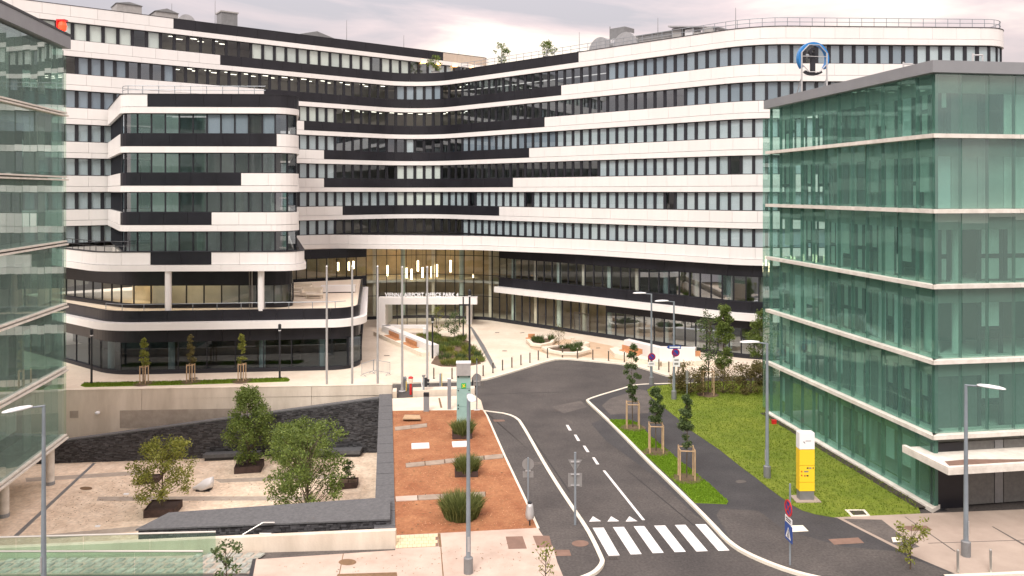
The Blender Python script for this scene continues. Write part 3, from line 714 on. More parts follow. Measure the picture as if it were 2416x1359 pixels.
ROWS = {
    0: [(0, 800, Bn), (800, 1092, Cl), (1092, 1830, Bn), (1830, 3000, Bg)],
    1: [(0, 930, Bn), (930, 1032, Bw), (1032, 3000, Bn)],
    2: [(0, 800, Bn), (800, 930, Op), (930, 1032, Bw), (1032, 1180, Op), (1180, 1415, Dk), (1415, 3000, Bn)],
    3: [(0, 330, Bn), (330, 802, Bn), (802, 955, Dk), (955, 980, Bn), (980, 1080, Dk), (1080, 1300, Bg), (1300, 3000, Bn)],
    4: [(0, 330, Bg), (330, 802, Bw), (802, 1082, Cl), (1082, 1620, Dk), (1620, 3000, Bg)],
    5: [(0, 172, Cl), (172, 290, Bg), (290, 385, Dk), (385, 425, Bg), (425, 930, Cl), (930, 1035, Bg), (1035, 1085, Cl), (1085, 1420, Dk), (1420, 2150, Bg), (2150, 3000, Bn)],
    6: [(0, 372, Bw), (372, 590, Cl), (590, 880, Bw), (880, 900, Dk), (900, 960, Bw), (960, 1010, Dk), (1010, 3000, Bn)],
}
BLACK = {1: (808, 1177), 2: (765, 1210), 3: (765, 1248), 4: (718, 1285), 5: (623, 1325), 6: (520, 1365)}
for k in range(1, 7):
    a, b = 6.0, W.len - 6
    s0, s1 = W.s_at_col(BLACK[k][0]), W.s_at_col(BLACK[k][1])
    band(W, a, b, zb(k), [(a, s0, 'white_panel'), (s0, s1, 'black_panel'), (s1, b, 'white_panel')])
# lowest band: white, bulging over the entrance, with a lip
a, b = W0.s_at_col(640), W0.len - 6
band(W0, a, b, zb(0), [(a, b, 'white_panel')], lip=0.12)
mbx = MB(); W0.sweep(mbx, a, b, zb(0) + 1.45, zb(0) + 1.50, -.2, 5.5); part('ledge_roof', mbx, 'black_panel', office)
for k in range(0, 6):
    row(W, 6.0, W.len - 6, zb(k) + BH, ST - BH, rows_fn(ROWS[k]))
row(T, 6.0, T.len - 8.3, zb(6) + BH, ST - BH, rows_fn(ROWS[6]), pitch=1.35)
s0, s1, s2 = T.s_at_col(410), T.s_at_col(1045), T.len - 0.2
band(T, 6.0, s2, zb(7), [(6.0, s0, 'white_panel'), (s0, s1, 'black_panel'), (s1, s2, 'tan_panel')], o=0.02)
# projecting block on the left
LBK = {4: [(283, 348, 'white_panel'), (348, 900, 'black_panel')], 3: [(283, 652, 'black_panel'), (652, 900, 'white_panel')],
       2: [(283, 570, 'black_panel'), (570, 900, 'white_panel')], 1: [(283, 498, 'black_panel'), (498, 900, 'white_panel')]}
sc0 = LB.s_at_col(284)
for k, segs in LBK.items():
    ss = [(0.5, sc0, 'white_panel')]
    for u0, u1, m in segs:
        p0 = sc0 if u0 <= 283 else LB.s_at_col(u0, sc0); p1 = LB.len - 4 if u1 >= 900 else LB.s_at_col(u1, sc0)
        ss.append((p0, p1, m))
    band(LB, 0.5, LB.len - 4, zb(k), ss)
sA, sB = LB0.s_at_col(355), LB0.s_at_col(498)
band(LB0, 2, LB0.len - 4, zb(0), [(2, sA, 'white_panel'), (sA, sB, 'black_panel'), (sB, LB0.len - 4, 'white_panel')], lip=0.12)
LBR = {0: [(0, 3000, Dk)], 1: [(0, 3000, Dk)], 2: [(0, 640, Dk), (640, 700, Op), (700, 3000, Dk)], 3: [(0, 300, Bg), (300, 470, Dk), (470, 655, Bg), (655, 3000, Dk)]}
for k in range(0, 4):
    row(LB, 1.0, LB.len - 4, zb(k) + BH, ST - BH, rows_fn(LBR[k], jitter=0.2), side=.05)
# panels: the first 300 as single parts
def pkey(p):
    (x, y), _ = p[0].at((p[1] + p[2]) / 2); u = col_of(x, y)
    return (0 if 120 < u < 2400 else 1, y)
panels.sort(key=pkey)
rest = {}
for i, (path, x0, x1, z0, z1, o, th, m) in enumerate(panels):
    if i < 320:
        mb = MB(); path.sweep(mb, x0, x1, z0, z1, o, th); link('cladding_panel', mb.mesh('cladding_panel', m), office)
    else:
        path.sweep(rest.setdefault(m, MB()), x0, x1, z0, z1, o, th)
for m, mb in rest.items(): tag(part('distant_cladding_panels', mb, m, office), kind='stuff')

# floors, inner walls, ceilings
for k in range(0, 8):
    path = T if k == 7 else W
    a, b = 4.0, path.len - 5
    mb = MB(); path.sweep(mb, a, b, zb(k) + .12, zb(k) + 1.25, -.36, 5.6); part('floor_slab', mb, 'ceiling', office)
mb = MB(); W.sweep(mb, 4, W.len - 5, 5, zb(6), -5.9, .2); part('inner_wall', mb, 'interior', office)
mb = MB(); T.sweep(mb, 4, T.len - 1, zb(6), zb(7) + 1, -5.9, .2); part('inner_wall', mb, 'interior', office)
for k in range(0, 5):
    mb = MB(); LB.sweep(mb, 0.2, LB.len - 3, zb(k) + .12, zb(k) + 1.25, -.36, 3.6); part('floor_slab', mb, 'interior', office)
mb = MB(); LB.sweep(mb, 0.2, LB.len - 3, 5, zb(4), -4.0, .2); part('inner_wall', mb, 'interior', office)
# roofs
mb = MB(); W.sweep(mb, 30, W.len - 4, zb(6) + 1.30, zb(6) + 1.40, -.3, 7); part('roof_deck', mb, 'roof_metal', office)
mb = MB(); T.sweep(mb, 4, T.len - 2, zb(7) + 1.3, zb(7) + 1.4, -.3, 9); part('roof_deck', mb, 'roof_metal', office)
pts = [LB.off(d, -.3) for d in LB.samples(0.5, LB.len - 3)]
part('roof_deck', MB().sheet(pts, zb(4) + 1.35), 'roof_metal', office)
def coping(path, a, b, z):
    mb = MB(); path.sweep(mb, a, b, z, z + .06, .04, .45); part('coping', mb, 'dark_frame', office)
coping(W, W.s_at_col(1100), W.len - 6, zb(6) + BH); coping(T, 6, T.len - .2, zb(7) + BH); coping(LB, .6, LB.len - 4, zb(4) + BH); coping(LB0, 2, LB0.len - 4, zb(0) + BH)
part('roof_railing', W.rail(W.s_at_col(1085), W.len - 8, zb(6) + BH, -.25, 0.85), 'grey_metal', office)
part('roof_railing', LB.rail(sc0 - .5, LB.s_at_col(624, sc0), zb(4) + BH, -.25, .75, gap=1.35), 'grey_metal', office)
part('terrace_railing', LB0.rail(5, LB0.s_at_col(300), zb(0) + BH, -.4, .9, gap=1.2), 'dark_metal', office)
# ceiling lights seen through the lit windows
lm = MB().box(-.32, .32, -.05, .05, -.03, 0).mesh('ceiling_light', 'light_cool')
for k, us in {5: [(425, 930, 22), (1040, 1085, 2)], 4: [(805, 1080, 16)], 6: [(380, 560, 7)]}.items():
    path = T if k == 6 else W
    for u0, u1, n in us:
        for i in range(n):
            d = path.s_at_col(u0 + (u1 - u0) * (i + .5) / n)
            for o in ((-2.2,) if i % 2 else (-3.4,)):
                p = path.off(d, o); _, t = path.at(d)
                link('ceiling_light', lm, office, Matrix.Translation((*p, zb(k + 1) + .11)) @ Matrix.Rotation(math.atan2(t[1], t[0]), 4, 'Z'))
for u, v in ((997, 141), (1034, 146), (1072, 149), (1113, 154)):   # amber lamps under the top parapet
    d = T.s_at_col(u); p = T.off(d, .1)
    link('facade_lamp', cached('fl', lambda: MB().box(-.3, .3, -.12, .12, -.08, .06).mesh('facade_lamp', 'light_amber')), office, Matrix.Translation((*p, zb(7) - .02)))

# base storeys along the right wing and the entrance hall
sE, sH = BASE.s_at_col(1177), BASE.s_at_col(865)
eR = BASE.len - 6; s43 = BASE.s_at_col(1430)
def bsweep(nm, a, b, z0, z1, o, th, m):
    n = max(1, round((b - a) / 2.3)); dl = (b - a) / n
    for i in range(n):
        mb = MB(); BASE.sweep(mb, a + dl * i + .01, a + dl * (i + 1) - .01, z0, z1, o, th)
        link(nm, mb.mesh(nm, m), office)
bsweep('dark_panel', sE, eR, 7.7, 8.75, .0, .3, 'black_panel')
bsweep('dark_panel', sE, eR, 4.3, 5.3, .05, .3, 'black_panel')
bsweep('dark_panel', s43, eR, 2.9, 3.62, .0, .3, 'black_panel')
mb = MB(); BASE.sweep(mb, sE - .1, eR, 3.65, 4.3, .75, 1.0); part('canopy_strip', mb, 'white_panel', office)
mb = MB(); BASE.sweep(mb, 0.5, eR, 0.0, .42, .06, .3); part('plinth', mb, 'dark_frame', office)
fn_up = rows_fn([(0, 1500, Op), (1500, 3000, Dk)], jitter=0); fn_lo = rows_fn([(0, 1425, Cl), (1425, 3000, Dk)], jitter=0)
row(BASE, sE, eR, 5.3, 2.4, fn_up, o=-.05, side=.06)
row(BASE, sE, s43, .42, 3.22, fn_lo, o=-.05, side=.07); row(BASE, s43, eR, .42, 2.47, fn_lo, o=-.05, side=.06)
for z, h in ((.42, 2.5), (2.92, 2.55), (5.47, 2.3), (7.77, .95)):
    row(BASE, sH, sE, z, h, lambda u: (None, 'pane_clear', 1), o=-.05, side=.035, rail=.03)
sL = BASE.s_at_col(715)
bsweep('dark_panel', 1.0, sH, 7.7, 8.75, 0, .3, 'black_panel'); bsweep('dark_panel', 1.0, sH, 4.2, 5.3, .0, .3, 'black_panel')
row(BASE, 1.0, sH, 5.3, 2.4, rows_fn([], Op), o=-.05, side=.05); row(BASE, 6, sH, .42, 3.7, rows_fn([], Dk), o=-.05, side=.05)
mb = MB(); BASE.sweep(mb, 0.5, eR, 4.45, 4.75, -.4, 6.5)
part('floor_slab', mb, 'interior', office)
mb = MB(); BASE.sweep(mb, 0.5, sE + 11, .1, 8.75, -7.2, .2); part('inner_wall', mb, 'interior_warm', office)
mb = MB(); BASE.sweep(mb, sE + 11.02, eR, .1, 8.75, -6.2, .2); part('inner_wall', mb, 'interior', office)
mb = MB(); BASE.sweep(mb, 0.5, eR, 8.5, 8.7, -.3, 7); part('ceiling', mb, 'interior_warm', office)
# interior columns behind the glass
cm = MB().tube((0, 0, 0), (0, 0, 8.5), .28, .28, 12, False).mesh('column', 'hall_column')
cm2 = MB().tube((0, 0, 0), (0, 0, 8.5), .22, .22, 12, False).mesh('column', 'stone_planter')
d = sH + 1
i = 0
while d < eR:
    p = BASE.off(d, -.9); link('column', cm if i % 2 else cm2, office, Matrix.Translation((*p, .1))); d += 3.45; i += 1
# hall lamps: luminous hanging tubes and ceiling bars
for u, v0, v1 in ((914, 626, 651), (959, 632, 656), (971, 635, 659), (986, 615, 640), (997, 631, 655), (1018, 629, 654), (1031, 624, 653), (1063, 614, 642), (1092, 639, 662), (1117, 647, 660), (823, 618, 638), (834, 616, 634), (798, 619, 639)):
    y = 98.4 + 1.3 * math.sin(u * 1.7) if u > 860 else 97.6
    x, y, z0 = at_depth(u, v1, y); _, _, z1 = at_depth(u, v0, y)
    t = link('pendant_lamp', MB().tube((x, y, z0), (x, y, z1), .11, .11, 10).mesh('pendant_lamp', 'light_warm'), office)
    link('cable', MB().tube((x, y, z1), (x, y, 8.5), .015, .015, 4).mesh('cable', 'dark_metal'), t)
for u, v in ((895, 596), (915, 600), (928, 592), (934, 602), (975, 597), (986, 594), (1027, 597)):
    x, y, z = at_depth(u, v, 100)
    link('ceiling_lamp', MB().box(x - .6, x + .6, y - .06, y + .06, 8.38, 8.46).mesh('ceiling_lamp', 'light_warm'), office)

# projecting block: first floor set back behind white columns, ground floor podium
mb = MB(); FIRST.sweep(mb, 1, FIRST.len - 3, 7.3, 8.75, 0, .3); part('dark_panel', mb, 'black_panel', office)
mb = MB(); FIRST.sweep(mb, 1, FIRST.len - 3, 5.3, 5.6, 0.02, .3); part('dark_panel', mb, 'black_panel', office)
row(FIRST, 1, FIRST.len - 3, 5.6, 1.7, rows_fn([(0, 232, Dk), (232, 530, Cl), (530, 3000, Op)], jitter=0), o=-.05, pitch=1.5, side=.05)
pw = FIRST.s_at_col(225); pe = FIRST.s_at_col(530)
mb = MB(); FIRST.sweep(mb, pw, pe, 5.3, 8.6, -3.6, .2); part('inner_wall', mb, 'interior_warm', office)
mb = MB(); FIRST.sweep(mb, pe, FIRST.len - 3, 5.3, 8.6, -3.6, .2); part('inner_wall', mb, 'interior', office)
for i in range(6):
    p = FIRST.off(pw + (pe - pw) * (i + .5) / 6, -1.6)
    link('ceiling_lamp', cached('clw', lambda: MB().box(-.9, .9, -.3, .3, -.04, 0).mesh('ceiling_lamp', 'light_warm')), office, Matrix.Translation((*p, 8.3)))
for u, y in ((397, 67.75), (616, 68.35)):
    x = (u - 1208) / FPX * y
    link('white_column', cached('wc', lambda: MB().tube((0, 0, 5.3), (0, 0, 8.8), .27, .27, 14, False).mesh('white_column', 'white_panel', True)), office, Matrix.Translation((x, y, 0)))
pts = [POD.off(d, -.2) for d in POD.samples(1, POD.len - 1)]
part('terrace_deck', MB().prism(pts, 5.05, 5.27), 'deck', office)
a, b = 1.0, POD.len - 2
for z0, z1, o, m, nm in ((4.5, 5.42, 0.0, 'black_panel', 'dark_panel'), (2.8, 3.85, 0.0, 'black_panel', 'dark_panel')):
    n = round((b - a) / 2.3); dl = (b - a) / n
    for i in range(n):
        mb = MB(); POD.sweep(mb, a + dl * i + .01, a + dl * (i + 1) - .01, z0, z1, o, .22); link(nm, mb.mesh(nm, m), office)
mb = MB(); POD.sweep(mb, a, b, 3.87, 4.48, .6, .9); part('canopy_strip', mb, 'white_panel', office)
mb = MB(); POD.sweep(mb, a, b, 0.0, .4, .05, .3); part('plinth', mb, 'dark_frame', office)
row(POD, a, b, .4, 2.4, rows_fn([], (None, 'pane_black', 1)), o=-.05, pitch=2.3, side=.03, rail=.03)
mb = MB(); POD.sweep(mb, a, b, .1, 5, -5, .2); part('inner_wall', mb, 'interior_dark', office)
part('podium_floor', MB().sheet(pts, .14), 'interior_dark', office)
for u in (395, 613, 230, 755):
    d = POD.s_at_col(u); p = POD.off(d, -1.2); link('column', cm, office, Matrix.Translation((*p, .1)) @ Matrix.Scale(.56, 4, (0, 0, 1)))
part('terrace_railing', POD.rail(POD.s_at_col(240), POD.s_at_col(820), 5.4, -.35, .55, gap=2.0, rails=(1.0,)), 'grey_metal', office)
d = POD.s_at_col(845); p = POD.off(d, .35); _, t_ = POD.at(d)
# entrance portal
portal = MB()
portal.box(-15.2, -14.35, 90.2, 95.6, .1, 2.72).box(-15.2, -3.95, 90.2, 91.7, 2.72, 3.44).box(-5.3, -4.7, 92.4, 95.8, .1, 2.8)
part('entrance_portal', portal, 'white_panel', office)
for i in range(8):
    x0 = -14.4 + i * 1.125
    link('door_leaf' if i in (3, 4) else 'vestibule_pane', MB().box(x0 + .04, x0 + 1.09, 92.3, 92.33, .2, 2.78).mesh('vestibule_pane', 'pane_clear'), office)
    link('door_post', MB().box(x0 - .03, x0 + .035, 92.27, 92.36, .1, 2.8).mesh('door_post', 'dark_frame'), office)
# glazed doors in the right wing
for u in (1363, 1382):
    d = BASE.s_at_col(u); p = BASE.off(d, .03); _, t = BASE.at(d)
    mw = Matrix.Translation((*p, .1)) @ Matrix.Rotation(math.atan2(t[1], t[0]), 4, 'Z')
    o = link('glass_door', cached('gd', lambda: MB().box(-.55, -.45, 0, .08, 0, 2.3).box(.45, .55, 0, .08, 0, 2.3).box(-.45, .45, 0, .08, 2.2, 2.3).box(-.45, .45, 0, .08, 0, .12).mesh('glass_door', 'bronze')), office, mw)
    link('pane', cached('gdp', lambda: MB().box(-.45, .45, .03, .05, .12, 2.2).mesh('pane', 'pane')), o, local=True)
# lettering on the portal
cu = bpy.data.curves.new('lettering', 'FONT'); cu.body = 'VIENNA AIRPORT OFFICE PARK 4'; cu.size = .62; cu.extrude = .05; cu.offset = .012
tob = bpy.data.objects.new('lettering', cu); COL.objects.link(tob)
dg = bpy.context.evaluated_depsgraph_get(); me = bpy.data.meshes.new_from_object(tob.evaluated_get(dg)); bpy.data.objects.remove(tob)
me.materials.clear(); me.materials.append(MATS['white'])
wx = max(v.co.x for v in me.vertices); k = 8.45 / wx
let = link('lettering', me, office, Matrix.Translation((-14.6, 91.6, 3.44)) @ Matrix.Rotation(R(90), 4, 'X') @ Matrix.Scale(k, 4, (1, 0, 0)))
flush_windows(office)

# sign at the podium corner
d = POD.s_at_col(857); p = POD.off(d, .16); _, t = POD.at(d)
sg = thing('corner_shop_sign', 'small white and green sign on the rounded ground floor corner under the white strip', 'sign', (*p, 2.85), rz=math.atan2(t[1], t[0]))
part('white_board', MB().box(-.75, .75, -.06, .05, .62, 1.0), 'white', sg, local=True)
part('green_board', MB().box(-.75, .75, -.06, .05, 0, .6), 'green_sign', sg, local=True)
part('marks', MB().box(-.5, -.42, -.075, -.06, .1, .5).box(-.42, -.2, -.075, -.06, .1, .17).box(-.05, .03, -.075, -.06, .1, .5).box(.03, .2, -.075, -.06, .1, .17).box(.2, .27, -.075, -.06, .1, .5).box(.4, .47, -.075, -.06, .1, .5), 'white', sg, local=True)

# ------------------------------------------------------------------ green glass buildings
def glass_building(name, label, C, far, front, ledges, roof, mat, pan, inset=0.75, fascia=.48, lowface=True, seed=3):
    """C: near corner, far/front: plan vectors of the two faces with their lengths"""
    rr = random.Random(seed)
    b = thing(name, label, 'building', (*C, ledges[0]))
    for fi, (vec, ln) in enumerate((far, front)):
        if ln <= 0: continue
        # face coordinate: s from the corner, o outwards
        out_ = (-vec[1], vec[0]) if fi == 0 else (vec[1], -vec[0])
        def P(s, o): return (C[0] + vec[0] * s + out_[0] * o, C[1] + vec[1] * s + out_[1] * o)
        n = round(ln / pan); dl = ln / n
        for li, z in enumerate(ledges):
            top = ledges[li + 1] if li + 1 < len(ledges) else roof
            nl = max(1, round(ln / 4.4)); ll = ln / nl
            for i in range(nl if (lowface or li or fi == 0) else 0):
                lo = -.3 if i == 0 else i * ll + .008
                link('ledge', MB().prism([P(lo, .33 if fi == 0 else .33), P((i + 1) * ll - .008, .33), P((i + 1) * ll - .008, -inset), P(lo if i else .35, -inset)], z - .1, z + .1).mesh('ledge', 'ledge'), b)
            # spandrel under the next ledge and over this one
            link('spandrel', MB().prism([P(inset, -inset + .02), P(ln - .1, -inset + .02), P(ln - .1, -inset - .2), P(inset, -inset - .2)], top - .95, top - .12).mesh('spandrel', 'spandrel'), b)
            link('floor_slab', MB().prism([P(inset + .3, -inset - .25), P(ln - .1, -inset - .25), P(ln - .1, -inset - 4), P(4.0, -inset - 4)], z - .3, z + .1).mesh('floor_slab', 'interior'), b)
            link('inner_wall', MB().prism([P(3.6, -inset - 3.6), P(ln - .1, -inset - 3.6), P(ln - .1, -inset - 3.8), P(3.6, -inset - 3.8)], z, top).mesh('inner_wall', 'interior_dark'), b)
            h = top - z
            for i in range(n):
                a, c = i * dl + .012, (i + 1) * dl - .012
                if not lowface and li == 0 and fi == 1: continue
                k1, k2 = rr.uniform(-.018, .018), rr.uniform(-.018, .018)
                vs = []
                for s_, z_, o_ in ((a, z + .12, k1), (c, z + .12, -k1), (c, top - .12, -k1 + k2), (a, top - .12, k1 + k2)):
                    p = P(s_, o_ + .02); q = P(s_, o_); vs += [(*p, z_), (*q, z_)]
                link('glass_panel', MB().add(vs, [(0, 2, 4, 6), (7, 5, 3, 1), (0, 1, 3, 2), (2, 3, 5, 4), (4, 5, 7, 6), (6, 7, 1, 0)]).mesh('glass_panel', mat), b)
                # inner facade behind the skin: window frames, curtains, blinds and dark openings in narrow bays
                if a > inset or fi == 1:
                    zz0, zz1 = z + .12, top - .95; o = -inset
                    nb = 2 if fi == 0 else 1
                    for j in range(nb):
                        s0 = a + (c - a) * j / nb + .01; s1 = a + (c - a) * (j + 1) / nb - .01
                        if fi == 1 and s0 < inset: s0 = inset
                        q = rr.random()
                        if fi == 1 and li < 3: q = q * .55 + .45
                        if q < .24:
                            link('curtain', MB().prism([P(s0, o), P(s1, o), P(s1, o - .05), P(s0, o - .05)], zz0 + rr.choice((0, 0, .8)), zz1).mesh('curtain', 'blind' if rr.random() < .35 else 'inner_pale'), b)
                        elif q < .62:
                            f = MB(); fw_ = .1 if fi == 0 else .2
                            f.prism([P(s0, o), P(s0 + fw_, o), P(s0 + fw_, o - .1), P(s0, o - .1)], zz0, zz1).prism([P(s1 - fw_, o), P(s1, o), P(s1, o - .1), P(s1 - fw_, o - .1)], zz0, zz1)
                            f.prism([P(s0 + fw_, o), P(s1 - fw_, o), P(s1 - fw_, o - .1), P(s0 + fw_, o - .1)], zz0 + 1.15, zz0 + 1.35)
                            w_ = link('inner_window', f.mesh('inner_window', 'dark_frame'), b)
                            if rr.random() < .75: link('blind', MB().prism([P(s0 + fw_, o - .04), P(s1 - fw_, o - .04), P(s1 - fw_, o - .07), P(s0 + fw_, o - .07)], zz0 + 1.36, zz1).mesh('blind', 'inner_pale'), w_)
                            if rr.random() < .5: link('lower_blind', MB().prism([P(s0 + fw_, o - .04), P(s1 - fw_, o - .04), P(s1 - fw_, o - .07), P(s0 + fw_, o - .07)], zz0 + .1, zz0 + 1.14).mesh('lower_blind', 'inner_pale'), w_)
                        elif q < .75:
                            link('inner_panel', MB().prism([P(s0, o), P(s1, o), P(s1, o - .08), P(s0, o - .08)], zz0, zz1).mesh('inner_panel', 'shade_grey'), b)
        for i in range(n + 1):
            sj = min(max(i * dl, .03), ln - .03); zl = ledges[0] if (lowface or fi == 0) else ledges[1]
            link('glass_fin', MB().prism([P(sj - .022, -.02), P(sj + .022, -.02), P(sj + .022, -.2), P(sj - .022, -.2)], zl + .12, roof - .12).mesh('glass_fin', 'fin_green'), b)
        # inner round columns
        ncol = int(ln / 4.6)
        for i in range(ncol):
            p = P(2.1 + 4.6 * i, -inset - .45)
            link('column', MB().tube((*p, ledges[0]), (*p, roof), .2, .2, 12, False).mesh('column', 'column_pale'), b)
    f0, l0 = far; f1, l1 = front
    def Q(s, t): return (C[0] + f0[0] * s + f1[0] * t, C[1] + f0[1] * s + f1[1] * t)
    part('roof', MB().prism([Q(-.35, -.35), Q(l0 + .2, -.35), Q(l0 + .2, l1), Q(-.35, l1)], roof - .1, roof + fascia), 'roof_grey', b)
    return b, Q
material('spandrel', (0.40, 0.41, 0.375), 0.7, var=.1, scale=1)
material('inner_pale', (0.60, 0.61, 0.58), 0.7, var=.1, scale=1, objvar=.35)
material('fin_green', (0.05, 0.13, 0.10), 0.3)
material('shade_grey', (0.13, 0.13, 0.125), 0.6, var=.15, scale=6)
material('column_pale', (0.66, 0.70, 0.66), 0.6)
material('roof_grey', (0.27, 0.28, 0.295), 0.5, 0.2, var=.06, scale=.5)
dd, ee = (-0.154, 0.988), (0.988, 0.154)
CR = (20.52, 38.7)
rb, QR = glass_building('green_glass_building', 'green glass office block with pale ledges and overhanging entrance slab by the lawn', CR, (dd, 16.9), (ee, 22.0),
                        [0.12, 3.64, 7.26, 10.9, 14.55, 18.2], 21.35, 'green_glass', 1.45, lowface=False)
# its recessed ground floor front, canopy slab and end fin
part('black_wall', MB().prism([QR(.15, -.0), QR(.15, 1.9), QR(.3, 1.9), QR(.3, 0)], 0, 3.2), 'black_panel', rb)
for i, (a, b_, m) in enumerate(((1.95, 3.4, 'shade_grey'), (3.45, 3.9, 'roof_metal'), (3.95, 5.1, 'shade_grey'), (5.15, 6.6, 'interior_dark'), (6.65, 8.2, 'black_panel'), (8.25, 10, 'interior_dark'), (10.05, 14, 'black_panel'), (14.05, 20, 'interior_dark'))):
    part('front_panel', MB().prism([QR(.2, a), QR(.2, b_), QR(.35, b_), QR(.35, a)], .1, 3.2), m, rb)
mb = MB()
mb.prism([QR(1.1, -.95), QR(1.1, 21), QR(-2.2, 21), QR(-2.2, -.95)], 2.55, 2.78)
part('canopy_slab', mb, 'ledge', rb)
rim = MB(); rim.prism([QR(-2.2, -.95), QR(-2.0, -.95), QR(-2.0, 21), QR(-2.2, 21)], 2.78, 2.9).prism([QR(-2.0, -.95), QR(1.1, -.95), QR(1.1, -.75), QR(-2.0, -.75)], 2.78, 2.9)
part('canopy_rim', rim, 'ledge', rb)
part('rain_stain', MB().prism([QR(-1.95, -.6), QR(-1.95, 5.5), QR(-1.4, 3.5), QR(-1.0, 1.0), QR(-1.1, -.3)], 2.778, 2.785), 'patch_brown', rb)
part('end_glass', MB().prism([QR(16.9, -.02), QR(17.9, -.02), QR(17.9, .01), QR(16.9, .01)], .3, 20.6), 'green_glass', rb)
part('stone_footing', MB().prism([QR(-.1, .05), QR(16.9, .05), QR(16.9, .6), QR(-.1, .6)], -.02, .02), 'dark_metal', rb)
part('flower_bed_edge', MB().prism([QR(.2, -.85), QR(17, -.7), QR(17, .1), QR(.2, .1)], .1, .128), 'dark_soil', rb)

CL = (-30.67, 54.5)
# left block: its visible face runs from the far corner towards the street
NL = 24.0
Cn = (CL[0] - dd[0] * NL, CL[1] - dd[1] * NL)
def left_building():
    rr = random.Random(11)
    b = thing('tall_green_glass_building', 'tall green glass office block on round columns with a red roof light', 'building', (*Cn, FLOOR))
    led = [-1.26, 3.37, 7.72, 12.0, 16.4, 20.78]; roof = 25.3
    def P(s, o): return (CL[0] - dd[0] * s + ee[0] * o, CL[1] - dd[1] * s + ee[1] * o)
    for li, z in enumerate(led):
        top = led[li + 1] if li + 1 < len(led) else roof
        for k, dz in enumerate((-.10, .10)):
            link('ledge', MB().prism([P(-.1, .30 - .1 * k), P(NL, .30 - .1 * k), P(NL, -.8), P(-.1, -.8)], z + dz - .05, z + dz + .05).mesh('ledge', 'ledge'), b)
        n = 23; dl = NL / n
        for i in range(n):
            a, c = i * dl + .01, (i + 1) * dl - .01
            k1, k2 = rr.uniform(-.01, .01), rr.uniform(-.01, .01); vs = []
            for s_, z_, o_ in ((a, z + .16, k1), (c, z + .16, -k1), (c, top - .16, k2 - k1), (a, top - .16, k1 + k2)):
                p = P(s_, o_ + .02); q = P(s_, o_); vs += [(*p, z_), (*q, z_)]
            link('glass_panel', MB().add(vs, [(6, 4, 2, 0), (1, 3, 5, 7), (2, 3, 1, 0), (4, 5, 3, 2), (6, 7, 5, 4), (0, 1, 7, 6)]).mesh('glass_panel', 'fritted_glass'), b)
            q = rr.random()
            if q < .5: link('blind', MB().prism([P(a, -.75), P(c, -.75), P(c, -.8), P(a, -.8)], z + rr.choice((.3, 1.2, 2.0)), top - 1.0).mesh('blind', 'inner_pale'), b)
        link('spandrel', MB().prism([P(.05, -.72), P(NL, -.72), P(NL, -.9), P(.05, -.9)], top - 1.0, top - .1).mesh('spandrel', 'spandrel'), b)
        link('inner_wall', MB().prism([P(.05, -2.6), P(NL, -2.6), P(NL, -2.8), P(.05, -2.8)], z, top).mesh('inner_wall', 'interior_dark'), b)
        link('floor_slab', MB().prism([P(.05, -.95), P(NL, -.95), P(NL, -14), P(.05, -14)], z - .3, z + .05).mesh('floor_slab', 'interior'), b)
    part('end_wall', MB().prism([P(0, -.1), P(.06, -.1), P(.06, -14), P(0, -14)], led[0], roof), 'green_glass', b)
    part('corner_pane', MB().prism([P(-.45, -.02), P(0, -.02), P(0, 0), P(-.45, 0)], led[0], roof - .5), 'rail_glass', b)
    part('roof', MB().prism([P(-.3, .35), P(NL, .35), P(NL, -14), P(-.3, -14)], roof, roof + .85), 'roof_grey', b)
    part('roof_edge', MB().prism([P(-.33, .4), P(NL, .4), P(NL, .1), P(-.33, .1)], roof + .85, roof + 1.0), 'dark_metal', b)
    for u, v in ((118, 1143), (10, 1219)):
        x, y = G(u, v, FLOOR)
        c_ = link('column', MB().tube((x, y, FLOOR), (x, y, led[0]), .27, .27, 16, False).mesh('column', 'ledge', True), b)
        link('column_foot', MB().lathe([(.30, 0), (.30, .22)], 16, (x, y, FLOOR)).mesh('column_foot', 'grey_metal'), c_)
    part('ground_floor_glass', MB().prism([P(4.5, -2.3), P(NL, -2.3), P(NL, -2.4), P(4.5, -2.4)], FLOOR, led[0] - .1), 'green_glass', b)
    part('ground_floor_wall', MB().prism([P(4.5, -4.6), P(NL, -4.6), P(NL, -4.8), P(4.5, -4.8)], FLOOR, led[0] - .1), 'interior_dark', b)
    return b
lb = left_building()
p = at_depth(147, 62, 54.8)
rl = thing('obstruction_light', 'glowing red warning lamp on the roof edge of the tall glass block', 'lamp', (p[0], p[1], 26.1))
part('bracket', MB().tube((0, 0, -.05), (0, 0, .35), .05).box(-.25, .25, -.2, .2, .3, .38), 'dark_metal', rl, local=True)
part('housing', MB().box(-.32, .28, -.2, .22, 1.12, 1.22).box(-.32, -.24, -.2, .2, .38, 1.12), 'red', rl, local=True)
part('bulb', MB().lathe([(.05, .4), (.24, .5), (.28, .8), (.2, 1.05), (.05, 1.12)], 12), 'light_red', rl, local=True)

